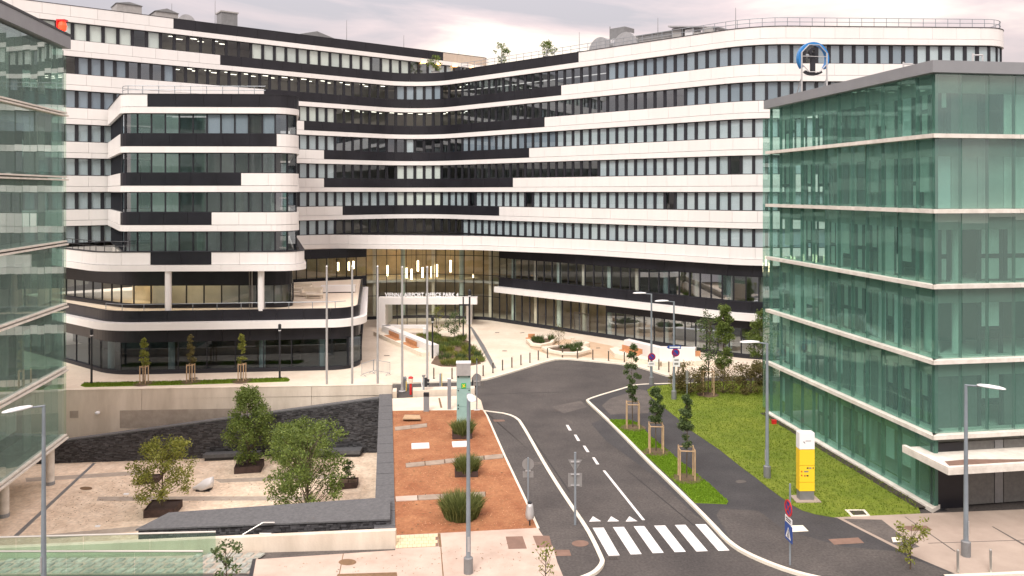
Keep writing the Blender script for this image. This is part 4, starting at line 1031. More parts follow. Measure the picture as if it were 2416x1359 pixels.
# ------------------------------------------------------------------ rooftop equipment
ZR = zb(6) + 1.4
def roofpt(u, o, path=W): 
    d = path.s_at_col(u); return path.off(d, o), path.at(d)[1]
(p, t) = roofpt(1413, -3.0)
ang = math.atan2(t[1], t[0])
v = thing('roof_ventilation_unit', 'large silver ventilation unit with curved duct elbows on the right wing roof', 'ventilator', (*p, ZR), rz=ang)
def elbow(x, r0, w_, flip):
    mb = MB(); n = 10; vs = []
    for i in range(n + 1):
        a = math.pi * .95 * i / n
        for rr_ in (r0, .25):
            for yy in (-w_, w_): vs.append((x + flip * math.cos(a) * rr_, yy, .2 + max(0, math.sin(a)) * rr_ * 1.15))
    fs = []
    for i in range(n):
        a, b = 4 * i, 4 * i + 4
        fs += [(a, a + 1, b + 1, b), (a + 2, b + 2, b + 3, a + 3), (a, b, b + 2, a + 2), (a + 1, a + 3, b + 3, b + 1)]
    fs += [(0, 2, 3, 1), (4 * n, 4 * n + 1, 4 * n + 3, 4 * n + 2)]
    return mb.add(vs, fs)
part('duct_elbow', elbow(-1.45, 1.55, .9, 1), 'duct', v, local=True); part('duct_elbow', elbow(1.85, 1.65, .9, 1), 'duct', v, local=True)
part('duct_drum', MB().tube((-.9, 0, .95), (.9, 0, .95), .75, .75, 18).tube((-.15, 0, .95), (.05, 0, .95), .82, .82, 18), 'duct', v, local=True, smooth=False)
part('exhaust_box', MB().box(-.95, .95, .4, 2.2, 1.4, 3.0), 'roof_metal', v, local=True)
part('cabinet', MB().box(.9, 3.3, -.7, 1.2, 0, 1.35), 'shed', v, local=True)
part('frame', MB().box(-2.2, 1.2, -.8, -.7, 0, .25).box(-2.2, 1.2, .7, .8, 0, .25).tube((0, -1, 0), (0, -1, 2.9), .05), 'roof_metal', v, local=True)
(p, t) = roofpt(1520, -2.5)
v = thing('roof_plant_shed', 'long grey louvred plant shed with a slanted lid beside the ventilation unit', 'shed', (*p, ZR), rz=math.atan2(t[1], t[0]))
part('body', MB().box(-4.2, 2.6, 0, 3, 0, 1.45), 'shed', v, local=True)
for i in range(5): part('louvre', MB().box(-4.2, 2.6, -.04, -.005, .2 + .26 * i, .32 + .26 * i), 'roof_metal', v, local=True)
part('lid', MB().box(-4.3, 2.7, -.1, 3.1, 1.45, 1.55), 'roof_metal', v, local=True)
(p, t) = roofpt(1585, -2.2)
v = thing('roof_canopy_unit', 'grey rooftop unit under a slanted sheet roof near the roof corner', 'ventilator', (*p, ZR), rz=math.atan2(t[1], t[0]))
part('sheet_roof', MB().add([(-1.4, -.6, 1.75), (4.2, -.6, .95), (4.2, 1.6, .95), (-1.4, 1.6, 1.75), (-1.4, -.6, 1.9), (4.2, -.6, 1.05), (4.2, 1.6, 1.05), (-1.4, 1.6, 1.9)], [(0, 3, 2, 1), (4, 5, 6, 7), (0, 1, 5, 4), (1, 2, 6, 5), (2, 3, 7, 6), (3, 0, 4, 7)]), 'duct', v, local=True)
part('cabinet', MB().box(-1.2, -.1, -.2, 1.4, 0, 1.6), 'shed', v, local=True); part('cabinet', MB().box(.3, 1.3, -.2, 1.2, 0, 1.3), 'lamp_white', v, local=True)
for u, s in ((1622, .8), (1650, 1.1), (1662, .55)):
    (p, t) = roofpt(u, -2.0)
    single('roof_fan', MB().lathe([(.35 * s, 0), (.35 * s, .5 * s), (.62 * s, .55 * s), (.62 * s, .95 * s), (.3 * s, 1.02 * s)], 14, (*p, ZR)), 'shed', 'round mushroom roof fan near the curved roof corner', 'ventilator', 'mushroom roof fans')
(p, t) = roofpt(1345, -2.4)
v = thing('roof_duct_stub', 'small grey duct box left of the large ventilation unit', 'ventilator', (*p, ZR))
part('body', MB().box(-.7, .7, -.5, .5, 0, .7), 'duct', v, local=True); part('pipe', MB().line([(.7, 0, .4), (1.2, 0, .5), (1.5, 0, .2)], .12), 'duct', v, local=True)
ZT = zb(7) + 1.4
for u, o, wd, h, gh, lab in ((310, -2.0, 2.4, 1.3, .25, 'small'), (400, -2.0, 2.3, 1.0, .4, 'middle'), (758, -2.2, 4.6, .45, .65, 'wide')):
    (p, t) = roofpt(u, o, T)
    v = thing('roof_hatch_shed', lab + ' gabled grey shed on the left wing roof', 'shed', (*p, ZT), rz=math.atan2(t[1], t[0]))
    a = wd / 2
    part('body', MB().box(-a, a, -1, 1.6, 0, h), 'shed', v, local=True)
    part('gable_roof', MB().add([(-a - .1, -1.1, h), (a + .1, -1.1, h), (0, -1.1, h + gh), (-a - .1, 1.7, h), (a + .1, 1.7, h), (0, 1.7, h + gh)], [(0, 1, 2), (5, 4, 3), (0, 2, 5, 3), (1, 4, 5, 2), (0, 3, 4, 1)]), 'roof_metal', v, local=True)
(p, t) = roofpt(556, -3, T)
v = thing('roof_exhaust_tower', 'square grey exhaust tower on the left wing roof', 'ventilator', (*p, ZT), rz=math.atan2(t[1], t[0]))
part('tower', MB().box(-.9, .9, -.9, .9, 0, 2.1), 'roof_metal', v, local=True); part('cap', MB().box(-1.0, 1.0, -1.0, 1.0, 2.1, 2.25), 'shed', v, local=True)
part('duct_run', MB().box(-2.2, 6.5, -.5, .5, 0, .75), 'shed', v, local=True)
(p, t) = roofpt(455, -3, T)
v = thing('roof_duct_elbow', 'bright bent sheet metal duct on the left wing roof', 'duct', (*p, ZT), rz=math.atan2(t[1], t[0]))
part('elbow', elbow(0, 1.0, .7, -1), 'duct', v, local=True); part('duct_run', MB().box(.6, 3.2, -.5, .5, 0, .5), 'duct', v, local=True)
for u, path, z, h in ((1343, W, ZR, 2.8), (1530, W, ZR, 2.9), (1718, W, ZR, 2.6), (833, T, ZT, 3.1), (970, T, ZT, 2.2), (415, T, ZT, 2.2), (520, T, ZT, 3.2), (1108, T, ZT, 2.0)):
    (p, t) = roofpt(u, -1.8, path)
    v = thing('lightning_rod', 'thin lightning rod standing on the office building roof', 'rod', (*p, z), 'roof lightning rods')
    part('rod', MB().tube((0, 0, 0), (0, 0, h), .045, .02, 6), 'roof_metal', v, local=True); part('foot', MB().lathe([(.25, 0), (.25, .1), (.06, .16)], 10), 'shed', v, local=True)
# ring sign on the green glass block
q = QR(12.2, .55)
ring = thing('ring_emblem_sign', 'blue ring emblem with dark anchor shape on a steel frame above the glass block roof', 'sign', (q[0], q[1], 21.85), rz=math.atan2(ee[1], ee[0]))
RC, RO = 2.12, 1.05
def arc(r0, r1, a0, a1, y0, y1, n=28, zc=RC):
    mb = MB(); vs = []
    for i in range(n + 1):
        a = a0 + (a1 - a0) * i / n; c, s = math.cos(a), math.sin(a)
        vs += [(c * r0, y0, zc + s * r0), (c * r1, y0, zc + s * r1), (c * r1, y1, zc + s * r1), (c * r0, y1, zc + s * r0)]
    fs = [(0, 1, 2, 3), tuple(4 * n + i for i in (3, 2, 1, 0))]
    for i in range(n):
        for k in range(4): j = (k + 1) % 4; fs.append((4 * i + k, 4 * i + 4 + k, 4 * i + 4 + j, 4 * i + j))
    return mb.add(vs, fs)
part('ring', arc(RO - .16, RO, R(-38), R(218), -.15, .15), 'ring_blue', ring, local=True)
part('anchor_arc', arc(RO - .13, RO + .02, R(235), R(305), -.12, .12, 10), 'dark_frame', ring, local=True)
part('anchor_shaft', MB().box(-.13, .13, -.1, .1, RC - RO, RC + .38).box(-.3, .3, -.08, .08, RC + .02, RC + .12), 'dark_frame', ring, local=True)
part('anchor_eye', arc(.1, .28, 0, 6.283, -.1, .1, 16, RC + .45), 'dark_frame', ring, local=True)
pts8 = [(.93 * math.cos(R(22.5 + 45 * i)), -.2, RC + .93 * math.sin(R(22.5 + 45 * i))) for i in range(9)]
fr = MB().line(pts8, .03, 5).line([(-.86, -.2, 0), (-.86, -.2, RC + .35)], .055).line([(.86, -.2, 0), (.86, -.2, RC + .35)], .055).line([(-.86, -.2, .9), (-.45, 1.2, .0)], .035).line([(.86, -.2, .9), (1.25, 1.2, 0)], .035).line([(-.86, -.2, RC + .12), (.86, -.2, RC + .12)], .025)
part('steel_frame', fr, 'pole_light', ring, local=True)
for s_, t_ in ((4.5, 1.5), (1.4, 3.2)):
    q = QR(s_, t_)
    v = thing('roof_pipe', 'thin vent pipe with bracket on the green glass block roof', 'pipe', (*q, 21.85), 'glass block roof pipes')
    part('pipe', MB().tube((0, 0, 0), (0, 0, .7), .05).line([(0, 0, .6), (.5, 0, .6), (.5, 0, .3)], .04), 'pole_light', v, local=True); part('foot', MB().box(-.2, .2, -.2, .2, 0, .08), 'shed', v, local=True)

# ------------------------------------------------------------------ street furniture
def street_lamp(base, rz, label, h=7.25):
    x, y = base
    t = thing('street_lamp', label, 'lamp', (x, y, 0.1), 'tall grey street lamps', rz)
    part('pole', MB().tube((0, 0, 0), (0, 0, h), .105, .06, 12, True), 'pole_metal', t, local=True, smooth=False)
    part('sleeve', MB().lathe([(.19, 0), (.19, .62), (.12, .66)], 14), 'roof_metal', t, local=True)
    part('door', MB().box(.095, .115, -.05, .05, .9, 1.5), 'pole_light', t, local=True)
    part('arm', MB().line([(0, 0, h - .03), (.6, 0, h + .03)], .035, 8), 'pole_metal', t, local=True)
    vs = []; prof = [(.42, .06, .04), (.52, .13, .07), (.85, .17, .10), (1.2, .17, .09), (1.4, .13, .06), (1.48, .05, .03)]; n = 10
    for x_, w_, hh in prof:
        for i in range(n):
            a = 6.283 * i / n; vs.append((x_, math.cos(a) * w_, h + .05 + (math.sin(a) * hh if math.sin(a) > 0 else math.sin(a) * hh * .45)))
    fs = [(k * n + i, (k + 1) * n + i, (k + 1) * n + (i + 1) % n, k * n + (i + 1) % n) for k in range(len(prof) - 1) for i in range(n)] + [tuple(range(n)), tuple(range(len(vs) - 1, len(vs) - n - 1, -1))]
    part('lamp_head', MB().add(vs, fs), 'lamp_white', t, local=True, smooth=True)
    return t
street_lamp(G(1105, 1352, .1), R(-80), 'tall grey street lamp on the pink pavement beside the red gravel')
street_lamp(G(2279, 1312, .1), R(-46), 'tall grey street lamp in front of the dark entrance with concrete canopy')
street_lamp(G(1810, 1127, .1), R(182), 'tall grey street lamp on the lawn by the glass block corner')
street_lamp(G(1590, 942, .1), R(190), 'tall grey street lamp carrying a blue one-way sign')
street_lamp(G(1537, 908, .1), R(180), 'tall grey street lamp at the road bend near the white bench wall')
xl = (103 - 1208) / FPX * 30.4
street_lamp((xl, 30.4), R(238), 'tall grey street lamp in front of the glass balustrades')
# black plaza lamps
def plaza_lamp(base, h, label):
    t = thing('plaza_lamp', label, 'lamp', (*base, 0.1), 'slim black plaza lamps')
    part('pole', MB().tube((0, 0, 0), (0, 0, h - .5), .09, .07, 10), 'dark_metal', t, local=True)
    part('lamp_head', MB().lathe([(.07, h - .5), (.13, h - .42), (.13, h - .08), (.09, h)], 12), 'dark_metal', t, local=True)
    part('lens', MB().lathe([(.11, h - .56), (.11, h - .5)], 12), 'lamp_white', t, local=True)
plaza_lamp(G(216, 905, .12), 4.4, 'slim black plaza lamp at the grass bed end by the tall glass block')
plaza_lamp(G(660, 893, .12), 4.5, 'slim black plaza lamp at the grass bed end near the flagpoles')
plaza_lamp(G(1020.5, 845, .12), 3.9, 'slim black plaza lamp beside the slanted white bench wall')
plaza_lamp(G(1108, 896, .12), 7.4, 'tall slim black lamp at the tip of the planting bed')
fr = thing('black_frame_gate', 'tall black rectangular frame standing by the entrance planting', 'frame', (*G(1093, 803, .1), .1))
part('post', MB().box(-.07, .07, -.07, .07, 0, 4.5), 'dark_metal', fr, local=True); part('post', MB().box(.55, .69, -.07, .07, 0, 3.6), 'dark_metal', fr, local=True); part('post', MB().box(-.45, -.33, -.07, .07, 1.6, 3.6), 'dark_metal', fr, local=True)
part('crossbar', MB().box(-.45, .69, -.06, .06, 3.6, 3.75), 'dark_metal', fr, local=True)
# flagpoles
fp0 = None
for i, u in enumerate((771, 831, 891, 949, 1008)):
    y = 62.2 if i < 3 else 61.6; x = (u - 1208) / FPX * y
    if fp0 is None:
        fp0 = thing('flagpole', 'plain silver flagpole without flag at the road side of the plaza', 'flagpole', (x, y, 0.05), 'row of five flagpoles')
        part('pole', MB().tube((0, 0, 0), (0, 0, 9.55), .095, .07, 12), 'pole_light', fp0, local=True)
        part('base_plate', MB().lathe([(.28, 0), (.28, .05), (.13, .08), (.12, .3)], 14), 'pole_light', fp0, local=True)
        part('finial', MB().lathe([(.05, 9.55), (.1, 9.6), (.05, 9.68)], 10), 'pole_light', fp0, local=True)
    else: dup(fp0, (x, y, 0.05))
# bollards
bo0 = None
BOL = [(1023.5, 893.5), (1066.5, 893.5), (1140, 887), (1163, 880), (1185.7, 873.6), (1207.7, 867), (1229, 861), (1250.3, 855.5), (1270, 849.7), (1291.8, 844.4), (1327, 843), (1362.4, 845.6), (1398.7, 848), (1435.7, 851), (1473, 854), (1530, 865), (1554.5, 872), (1578, 878), (1600, 881)]
for u, v_ in BOL:
    x, y = G(u, v_, .1)
    if bo0 is None:
        bo0 = thing('bollard', 'thin dark bollard in the row along the plaza kerb', 'bollard', (x, y, .1), 'bollards along the plaza kerb')
        part('post', MB().tube((0, 0, 0), (0, 0, .88), .055, .055, 10), 'bronze', bo0, local=True)
        part('cap', MB().lathe([(.055, .88), (.058, .93), (.03, .96)], 10), 'steel', bo0, local=True)
        part('foot_ring', MB().lathe([(.09, 0), (.09, .02), (.056, .03)], 10), 'bronze', bo0, local=True)
    else: dup(bo0, (x, y, .1))
sb0 = None
for u, v_ in ((2260, 1351), (2337, 1350)):
    x, y = G(u, v_, .11)
    if sb0 is None:
        sb0 = thing('steel_bollard', 'round stainless steel bollard on the pavement edge by the canopy entrance', 'bollard', (x, y, .11), 'steel bollards by the canopy entrance')
        part('post', MB().tube((0, 0, 0), (0, 0, .9), .055, .055, 12), 'steel', sb0, local=True); part('cap', MB().lathe([(.055, .9), (.04, .93), (.01, .94)], 12), 'steel', sb0, local=True)
    else: dup(sb0, (x, y, .11))
# dark bollards at the road mouth
for u, v_ in ((1115, 921), (1122, 912)):
    x, y = G(u, v_, .02)
    v = thing('road_bollard', 'short dark post at the road mouth behind the teal pillar', 'bollard', (x, y, 0), 'posts at the road mouth')
    part('post', MB().tube((0, 0, 0), (0, 0, 1.0), .06, .06, 8), 'dark_metal', v, local=True); part('cap', MB().lathe([(.065, 1), (.05, 1.04)], 8), 'dark_metal', v, local=True)
# barrier fences
def fence(p, q, label):
    l = math.hypot(q[0] - p[0], q[1] - p[1]); t = thing('crowd_barrier', label, 'barrier', (*p, .1), 'two crowd barriers on the plaza', math.atan2(q[1] - p[1], q[0] - p[0]))
    part('tube_frame', MB().line([(0, 0, .2), (0, 0, 1.1), (l, 0, 1.1), (l, 0, .2), (0, 0, .2)], .022, 6), 'grey_metal', t, local=True)
    n = int(l / .14)
    for i in range(1, n): link('bar', cached('bar', lambda: MB().tube((0, 0, .2), (0, 0, 1.1), .009, .009, 4).mesh('bar', 'grey_metal')), t, local=True).location = (l * i / n, 0, 0)
    for x in (.2, l - .2): part('foot', MB().line([(x, -.3, 0), (x, 0, .2), (x, .3, 0)], .02, 5), 'grey_metal', t, local=True)
fence(G(853.5, 889, .1), G(881, 880, .1), 'galvanised crowd barrier facing the rounded podium corner')
fence(G(882, 879, .1), G(920, 886, .1), 'galvanised crowd barrier standing open towards the flagpoles')

# ---- gravel bed objects
SL = MB()
def slab(name, pts, z, h, mat, label, cat, group=None):
    return single(name, MB().prism([G(u, v_, z) for u, v_ in pts], z, z + h), mat, label, cat, group)
for pts in ([(971, 1048), (1012, 1046.5), (1013, 1058), (971, 1060)], [(1066, 1044), (1107, 1042), (1108, 1054), (1068, 1055.5)]):
    slab('white_slab', pts, .105, .06, 'white', 'flat white slab lying on the red gravel', 'slab', 'white slabs on the gravel')
bs = thing('wooden_cover_block', 'low brown timber cover block on the red gravel', 'block', (*G(970, 990, .1), .1))
part('top', MB().prism([G(950, 988, .3), G(993, 988, .3), G(990, 979.5, .3), G(955, 979, .3)], .25, .32), 'stake', bs)
part('sides', MB().prism([G(951, 992, .105), G(992, 992, .105), G(989, 983, .105), G(956, 983, .105)], .105, .25), 'corten', bs)
for rowi, (a, b, n, th) in enumerate((((932, 1011), (1008, 1002), 2, 8), ((957, 1097), (1189, 1075), 5, 9.5), ((933, 1177), (1146, 1165), 4, 11))):
    ps = structure('paver_strip', MB().sheet([G(a[0], a[1] + th / 2 + .5, .107), G(b[0], b[1] + th / 2 + .5, .107), G(b[0], b[1] - th / 2, .107), G(a[0], a[1] - th / 2, .107)], .107), 'soil')
    for i in range(n):
        k0, k1 = i / n + .006, (i + 1) / n - .006
        f = lambda k: (a[0] + (b[0] - a[0]) * k, a[1] + (b[1] - a[1]) * k)
        p0, p1 = f(k0), f(k1); j = rnd.uniform(-.6, .6)
        link('paver', MB().prism([G(p0[0], p0[1] + th / 2 + j, .14), G(p1[0], p1[1] + th / 2 + j, .14), G(p1[0] - 1, p1[1] - th / 2 + j, .14), G(p0[0] - 1, p0[1] - th / 2 + j, .14)], .1, .14).mesh('paver', 'pavement' if rowi == 2 and i < 1 else 'paver_grey'), ps)
# low concrete walls at the ramp
for pts, nm in (([(926, 940), (936, 939), (936, 930), (927, 931)], 'short low concrete wall stub at the end of the retaining wall'), ([(974, 937.5), (1120, 931), (1120, 925), (974, 928.5)], 'low concrete wall with a gap beside the red fire post')):
    z = .02
    single('low_wall', MB().prism([G(u, v_, z) for u, v_ in pts], 0, .5), 'concrete', nm, 'wall')
mark('yellow_edge', [(936, 940), (974, 937.5), (974, 939.5), (936, 943)], .012, 'yellow')
# teal info pillar
px, py = G(1094, 1000, .1)
tp_ = thing('teal_glass_pillar', 'tall teal glass pillar with concrete head and a small green sign on the red gravel', 'pillar', (px, py, .1), rz=R(3))
for z0, z1 in ((.0, 1.15), (1.17, 2.35), (2.37, 3.25)): part('glass_panel', MB().box(-.46, .46, -.12, .12, z0, z1), 'teal_panel', tp_, local=True)
part('head', MB().box(-.48, .46, -.3, .3, 3.25, 4.05), 'shed', tp_, local=True); part('head_lid', MB().box(-.5, .48, -.32, .32, 4.05, 4.12), 'lamp_white', tp_, local=True)
part('green_sign', MB().box(-.16, .16, -.14, -.12, 2.38, 2.72), 'green_sign', tp_, local=True)
part('sign_marks', MB().add([(-.09, -.145, 2.45), (-.04, -.145, 2.43), (.1, -.145, 2.66), (.05, -.145, 2.68)], [(0, 1, 2, 3)]).add([(-.1, -.145, 2.63), (-.02, -.145, 2.55), (0, -.145, 2.6), (-.06, -.145, 2.67)], [(0, 1, 2, 3)]).add([(.0, -.145, 2.52), (.1, -.145, 2.44), (.11, -.145, 2.5), (.03, -.145, 2.57)], [(0, 1, 2, 3)]), 'yellow', tp_, local=True)
for x_ in (-.36, .36):
    for z_ in (.1, 1.05, 1.28, 2.25, 3.15): link('fixing', cached('fix', lambda: MB().tube((0, -.15, 0), (0, -.12, 0), .045, .045, 8).mesh('fixing', 'dark_metal')), tp_, local=True).location = (x_, 0, z_)
# ticket posts etc.
def post(name, u, v_, label, cat, parts_, z=.1):
    x, y = G(u, v_, z); t = thing(name, label, cat, (x, y, z))
    for nm, mb, m in parts_: part(nm, mb, m, t, local=True)
    return t
post('intercom_post', 1006, 970, 'grey intercom post with dark head at the gravel edge', 'post', [('column', MB().box(-.19, .19, -.12, .12, 0, 1.05), 'grey_metal'), ('head', MB().box(-.19, .19, -.14, .12, 1.05, 1.3), 'dark_metal')])
post('access_post', 1060, 966, 'slim blue grey access post beside the teal pillar', 'post', [('column', MB().box(-.12, .12, -.1, .1, 0, 2.15), 'grey_metal'), ('cap', MB().box(-.13, .13, -.11, .11, 2.15, 2.19), 'lamp_white')])
post('fire_hydrant_post', 969, 931, 'red post with white collar and red dome cap on the ramp', 'hydrant', [('column', MB().tube((0, 0, 0), (0, 0, .9), .09, .09, 10), 'red'), ('collar', MB().lathe([(.16, .88), (.18, 1.18), (.17, 1.25)], 12), 'plaza'), ('dome', MB().lathe([(.19, 1.25), (.19, 1.32), (.1, 1.38), (.02, 1.4)], 12), 'red')], 0)
post('barrier_post', 955, 922, 'grey barrier post with round head and yellow edge behind the flagpole', 'post', [('column', MB().box(-.13, .1, -.12, .12, 0, .75), 'grey_metal'), ('edge', MB().box(.1, .14, -.12, .12, 0, .75), 'yellow'), ('head', MB().lathe([(.14, .75), (.15, 1.0), (.1, 1.1)], 12), 'grey_metal')], 0)
post('ticket_column', 1040, 920, 'tall slim ticket column with yellow edge in the ramp lane', 'post', [('column', MB().box(-.1, .07, -.1, .1, 0, 1.28), 'grey_metal'), ('edge', MB().box(.07, .1, -.1, .1, 0, 1.28), 'yellow'), ('foot', MB().box(-.2, .2, -.12, .12, 0, .03), 'lamp_white')], 0)
post('traffic_light', 1000, 935, 'black two lamp traffic signal seen from the side on a grey post', 'traffic light', [('pole', MB().box(-.09, .05, -.06, .06, 0, 1.5), 'grey_metal'), ('top_cap', MB().box(-.13, .12, -.1, .1, 1.5, 1.6), 'roof_metal'),
     ('signal_box', MB().box(.06, .26, -.12, .12, .75, 1.4), 'dark_metal'), ('hood', MB().tube((.26, 0, 1.22), (.42, 0, 1.18), .1, .1, 10), 'dark_metal'), ('hood', MB().tube((.26, 0, .95), (.42, 0, .91), .1, .1, 10), 'dark_metal'),
     ('white_arm', MB().add([(-.25, -.03, 1.35), (-.19, -.03, 1.35), (.0, -.03, .15), (-.08, -.03, .15), (-.25, .03, 1.35), (-.19, .03, 1.35), (.0, .03, .15), (-.08, .03, .15)], [(0, 3, 2, 1), (4, 5, 6, 7), (0, 1, 5, 4), (1, 2, 6, 5), (2, 3, 7, 6), (3, 0, 4, 7)]), 'white')], 0)
def sign_post(u, v_, h, label, plates, z=.1, r=.04, rz=0):
    x, y = G(u, v_, z); t = thing('sign_post', label, 'sign', (x, y, z), rz=rz)
    part('pole', MB().tube((0, 0, 0), (0, 0, h), r, r, 10), 'pole_metal', t, local=True)
    for nm, mb, m in plates: part(nm, mb, m, t, local=True)
    return t
sign_post(1125, 968, 3.5, 'round road sign seen from behind on a thin pole at the gravel corner', [('round_plate', MB().disc((0, .05, 2.25), (0, 1, 0), .32), 'sign_back'), ('lower_plate', MB().box(-.25, .25, .04, .06, 1.72, 2.02), 'sign_back'), ('clamp', MB().box(-.2, .2, -.02, .05, 2.0, 2.06), 'pole_light'), ('foot', MB().box(-.2, .2, -.08, .08, 0, .06), 'lamp_white'), ('lamp', MB().lathe([(.04, 3.5), (.08, 3.55), (.05, 3.65)], 8), 'dark_metal')])
sign_post(1246, 1228, 2.95, 'round sign and small plate seen from behind next to the litter bin', [('round_plate', MB().disc((0, .05, 2.62), (0, 1, 0), .28), 'sign_back'), ('lower_plate', MB().box(-.25, .25, .04, .06, 2.0, 2.28), 'sign_back'), ('clamp', MB().box(-.12, .12, -.02, .05, 2.3, 2.34), 'pole_light')])
sign_post(1357, 1238, 3.35, 'give way triangle and square plate seen from behind at the crossing', [('triangle_plate', MB().add([(-.32, .05, 2.98), (.32, .05, 2.98), (0, .05, 2.42), (-.32, .07, 2.98), (.32, .07, 2.98), (0, .07, 2.42)], [(0, 2, 1), (3, 4, 5), (0, 1, 4, 3), (1, 2, 5, 4), (2, 0, 3, 5)]), 'sign_back'), ('square_plate', MB().box(-.32, .32, .05, .07, 1.74, 2.36), 'sign_back'), ('clamp', MB().box(-.2, .2, -.02, .05, 2.3, 2.34).box(-.2, .2, -.02, .05, 1.8, 1.84).box(-.2, .2, -.02, .05, 2.88, 2.93), 'pole_light')], r=.055)
# no stopping + crossing sign, turned to the crossing road
x, y = G(1864, 1333, .1)
ns = sign_post(1864, 1333, 3.35, 'no stopping sign, white plate and blue crossing sign on one pole by the footpath', [
    ('blue_disc', MB().disc((0, -.06, 2.35), (0, 1, 0), .33), 'blue'), ('red_ring', arc(.27, .34, 0, 6.283, -.09, -.06, 24, 2.35), 'red'),
    ('red_cross', MB().add([(-.24, -.085, 2.15), (-.19, -.085, 2.1), (.24, -.085, 2.55), (.19, -.085, 2.6)], [(0, 1, 2, 3)]).add([(.24, -.085, 2.15), (.19, -.085, 2.1), (-.24, -.085, 2.55), (-.19, -.085, 2.6)], [(3, 2, 1, 0)]), 'red'),
    ('white_plate', MB().box(-.32, .32, -.07, -.05, 1.72, 1.98), 'white'), ('print', MB().box(-.24, .24, -.076, -.07, 1.87, 1.91).box(-.2, .2, -.076, -.07, 1.79, 1.83), 'dark_metal'),
    ('blue_plate', MB().box(-.34, .34, -.07, -.05, 1.0, 1.68), 'blue'), ('white_triangle', MB().add([(-.25, -.078, 1.1), (.25, -.078, 1.1), (0, -.078, 1.58)], [(0, 1, 2)]), 'white'),
    ('walking_figure', MB().box(-.035, .035, -.084, -.08, 1.26, 1.4).box(-.08, -.03, -.084, -.08, 1.13, 1.26).box(.03, .08, -.084, -.08, 1.13, 1.26).disc((0, -.082, 1.44), (0, 1, 0), .035, .004, 10), 'dark_metal')], rz=R(-85))
# signs hung on the two lamps at the road bend
def lamp_signs(u, v_, oneway):
    x, y = G(u, v_, .1)
    zc = EYE - ((841 if not oneway else 831) - HOR) / FPX * y
    t = thing('no_stopping_sign', ('no stopping disc below a blue one-way arrow on a lamp pole' if oneway else 'no stopping disc on the lamp pole at the road bend'), 'sign', (x, y - .14, zc))
    part('disc', MB().disc((.1 if oneway else 0, 0, 0), (0, 1, 0), .3), 'magenta', t, local=True)
    part('blue_centre', MB().disc((.1 if oneway else 0, -.012, 0), (0, 1, 0), .2), 'blue', t, local=True)
    part('bar', MB().add([(-.2, -.028, .13), (-.14, -.028, .19), (.2, -.028, -.13), (.14, -.028, -.19)], [(0, 3, 2, 1)]), 'magenta', t, local=True)
    part('plate', MB().box(-.1, .42, -.01, .01, -1.05, -.38) if oneway else MB().box(-.3, .25, -.01, .01, -.75, -.4), 'white', t, local=True)
    part('print', MB().box(.0, .32, -.016, -.01, -.6, -.5).box(.0, .3, -.016, -.01, -.9, -.75) if oneway else MB().box(-.2, .15, -.016, -.01, -.6, -.52), 'sign_back', t, local=True)
    if oneway:
        part('one_way_plate', MB().box(-.42, .5, -.01, .01, .28, .52).add([(-.42, -.01, .28), (-.42, -.01, .52), (-.58, -.01, .4)], [(0, 1, 2)]), 'blue', t, local=True)
        part('arrow', MB().box(-.35, .32, -.018, -.012, .35, .45).add([(.32, -.015, .3), (.47, -.015, .4), (.32, -.015, .5)], [(0, 1, 2)]), 'white', t, local=True)
lamp_signs(1590, 942, True); lamp_signs(1537, 908, False)
sign_post(1621, 940, 2.1, 'narrow grey sign seen edge-on between the shrubs on the lawn', [('plate', MB().box(-.1, .1, -.03, -.01, 1.5, 2.05), 'sign_back'), ('lower_plate', MB().box(-.1, .1, -.03, -.01, 1.1, 1.4), 'sign_back')], z=.12, r=.03)
# litter bin
x, y = G(1250, 1240, .1)
bn = thing('litter_bin', 'egg shaped grey litter bin on a stem at the gravel corner', 'bin', (x, y, .1))
part('stem', MB().tube((0, 0, 0), (0, 0, .35), .035), 'dark_metal', bn, local=True)
part('body', MB().lathe([(.12, .3), (.19, .36), (.205, .55), (.16, .9), (.12, 1.02)], 16), 'pole_light', bn, local=True, smooth=True)
part('mouth', MB().lathe([(.1, 1.0), (.1, 1.09)], 12), 'dark_metal', bn, local=True)
# yellow totem
x, y = G(1900, 1178, .12)
tt = thing('yellow_info_totem', 'yellow and white information totem on a concrete foot in the lawn', 'totem', (x, y, .12), rz=R(2))
part('foot', MB().box(-.62, .62, -.45, .45, 0, .05), 'pavement_grey', tt, local=True)
part('plinth', MB().box(-.36, .36, -.2, .2, .05, .48), 'roof_metal', tt, local=True)
for z0, z1, m, nm in ((.49, .92, 'yellow', 'yellow_panel'), (.94, 1.75, 'yellow', 'yellow_panel'), (1.77, 2.55, 'yellow', 'yellow_panel'), (2.57, 3.38, 'white', 'white_panel')):
    part(nm, MB().box(-.38, .38, -.22, .22, z0, z1), m, tt, local=True)
part('logo', MB().add([(-.2, -.225, 2.92), (-.16, -.225, 2.92), (-.12, -.225, 2.86), (-.09, -.225, 2.86), (-.13, -.225, 2.94), (-.18, -.225, 2.96)], [(0, 1, 2, 3, 4, 5)]).box(-.08, .2, -.226, -.22, 2.97, 2.995), 'dark_metal', tt, local=True)
for x0, z0, c, wd in ((-.02, 1.6, 'dark_metal', .09), (.1, 1.6, 'sign_back', .12), (.28, 1.6, 'dark_metal', .05), (-.3, 1.43, 'red', .06), (-.15, 1.43, 'sign_back', .22), (-.3, 1.24, 'red', .06), (-.14, 1.22, 'magenta', .06), (-.03, 1.22, 'dark_metal', .1)):
    part('pictogram', MB().box(x0, x0 + wd, -.226, -.22, z0, z0 + .07), c, tt, local=True)
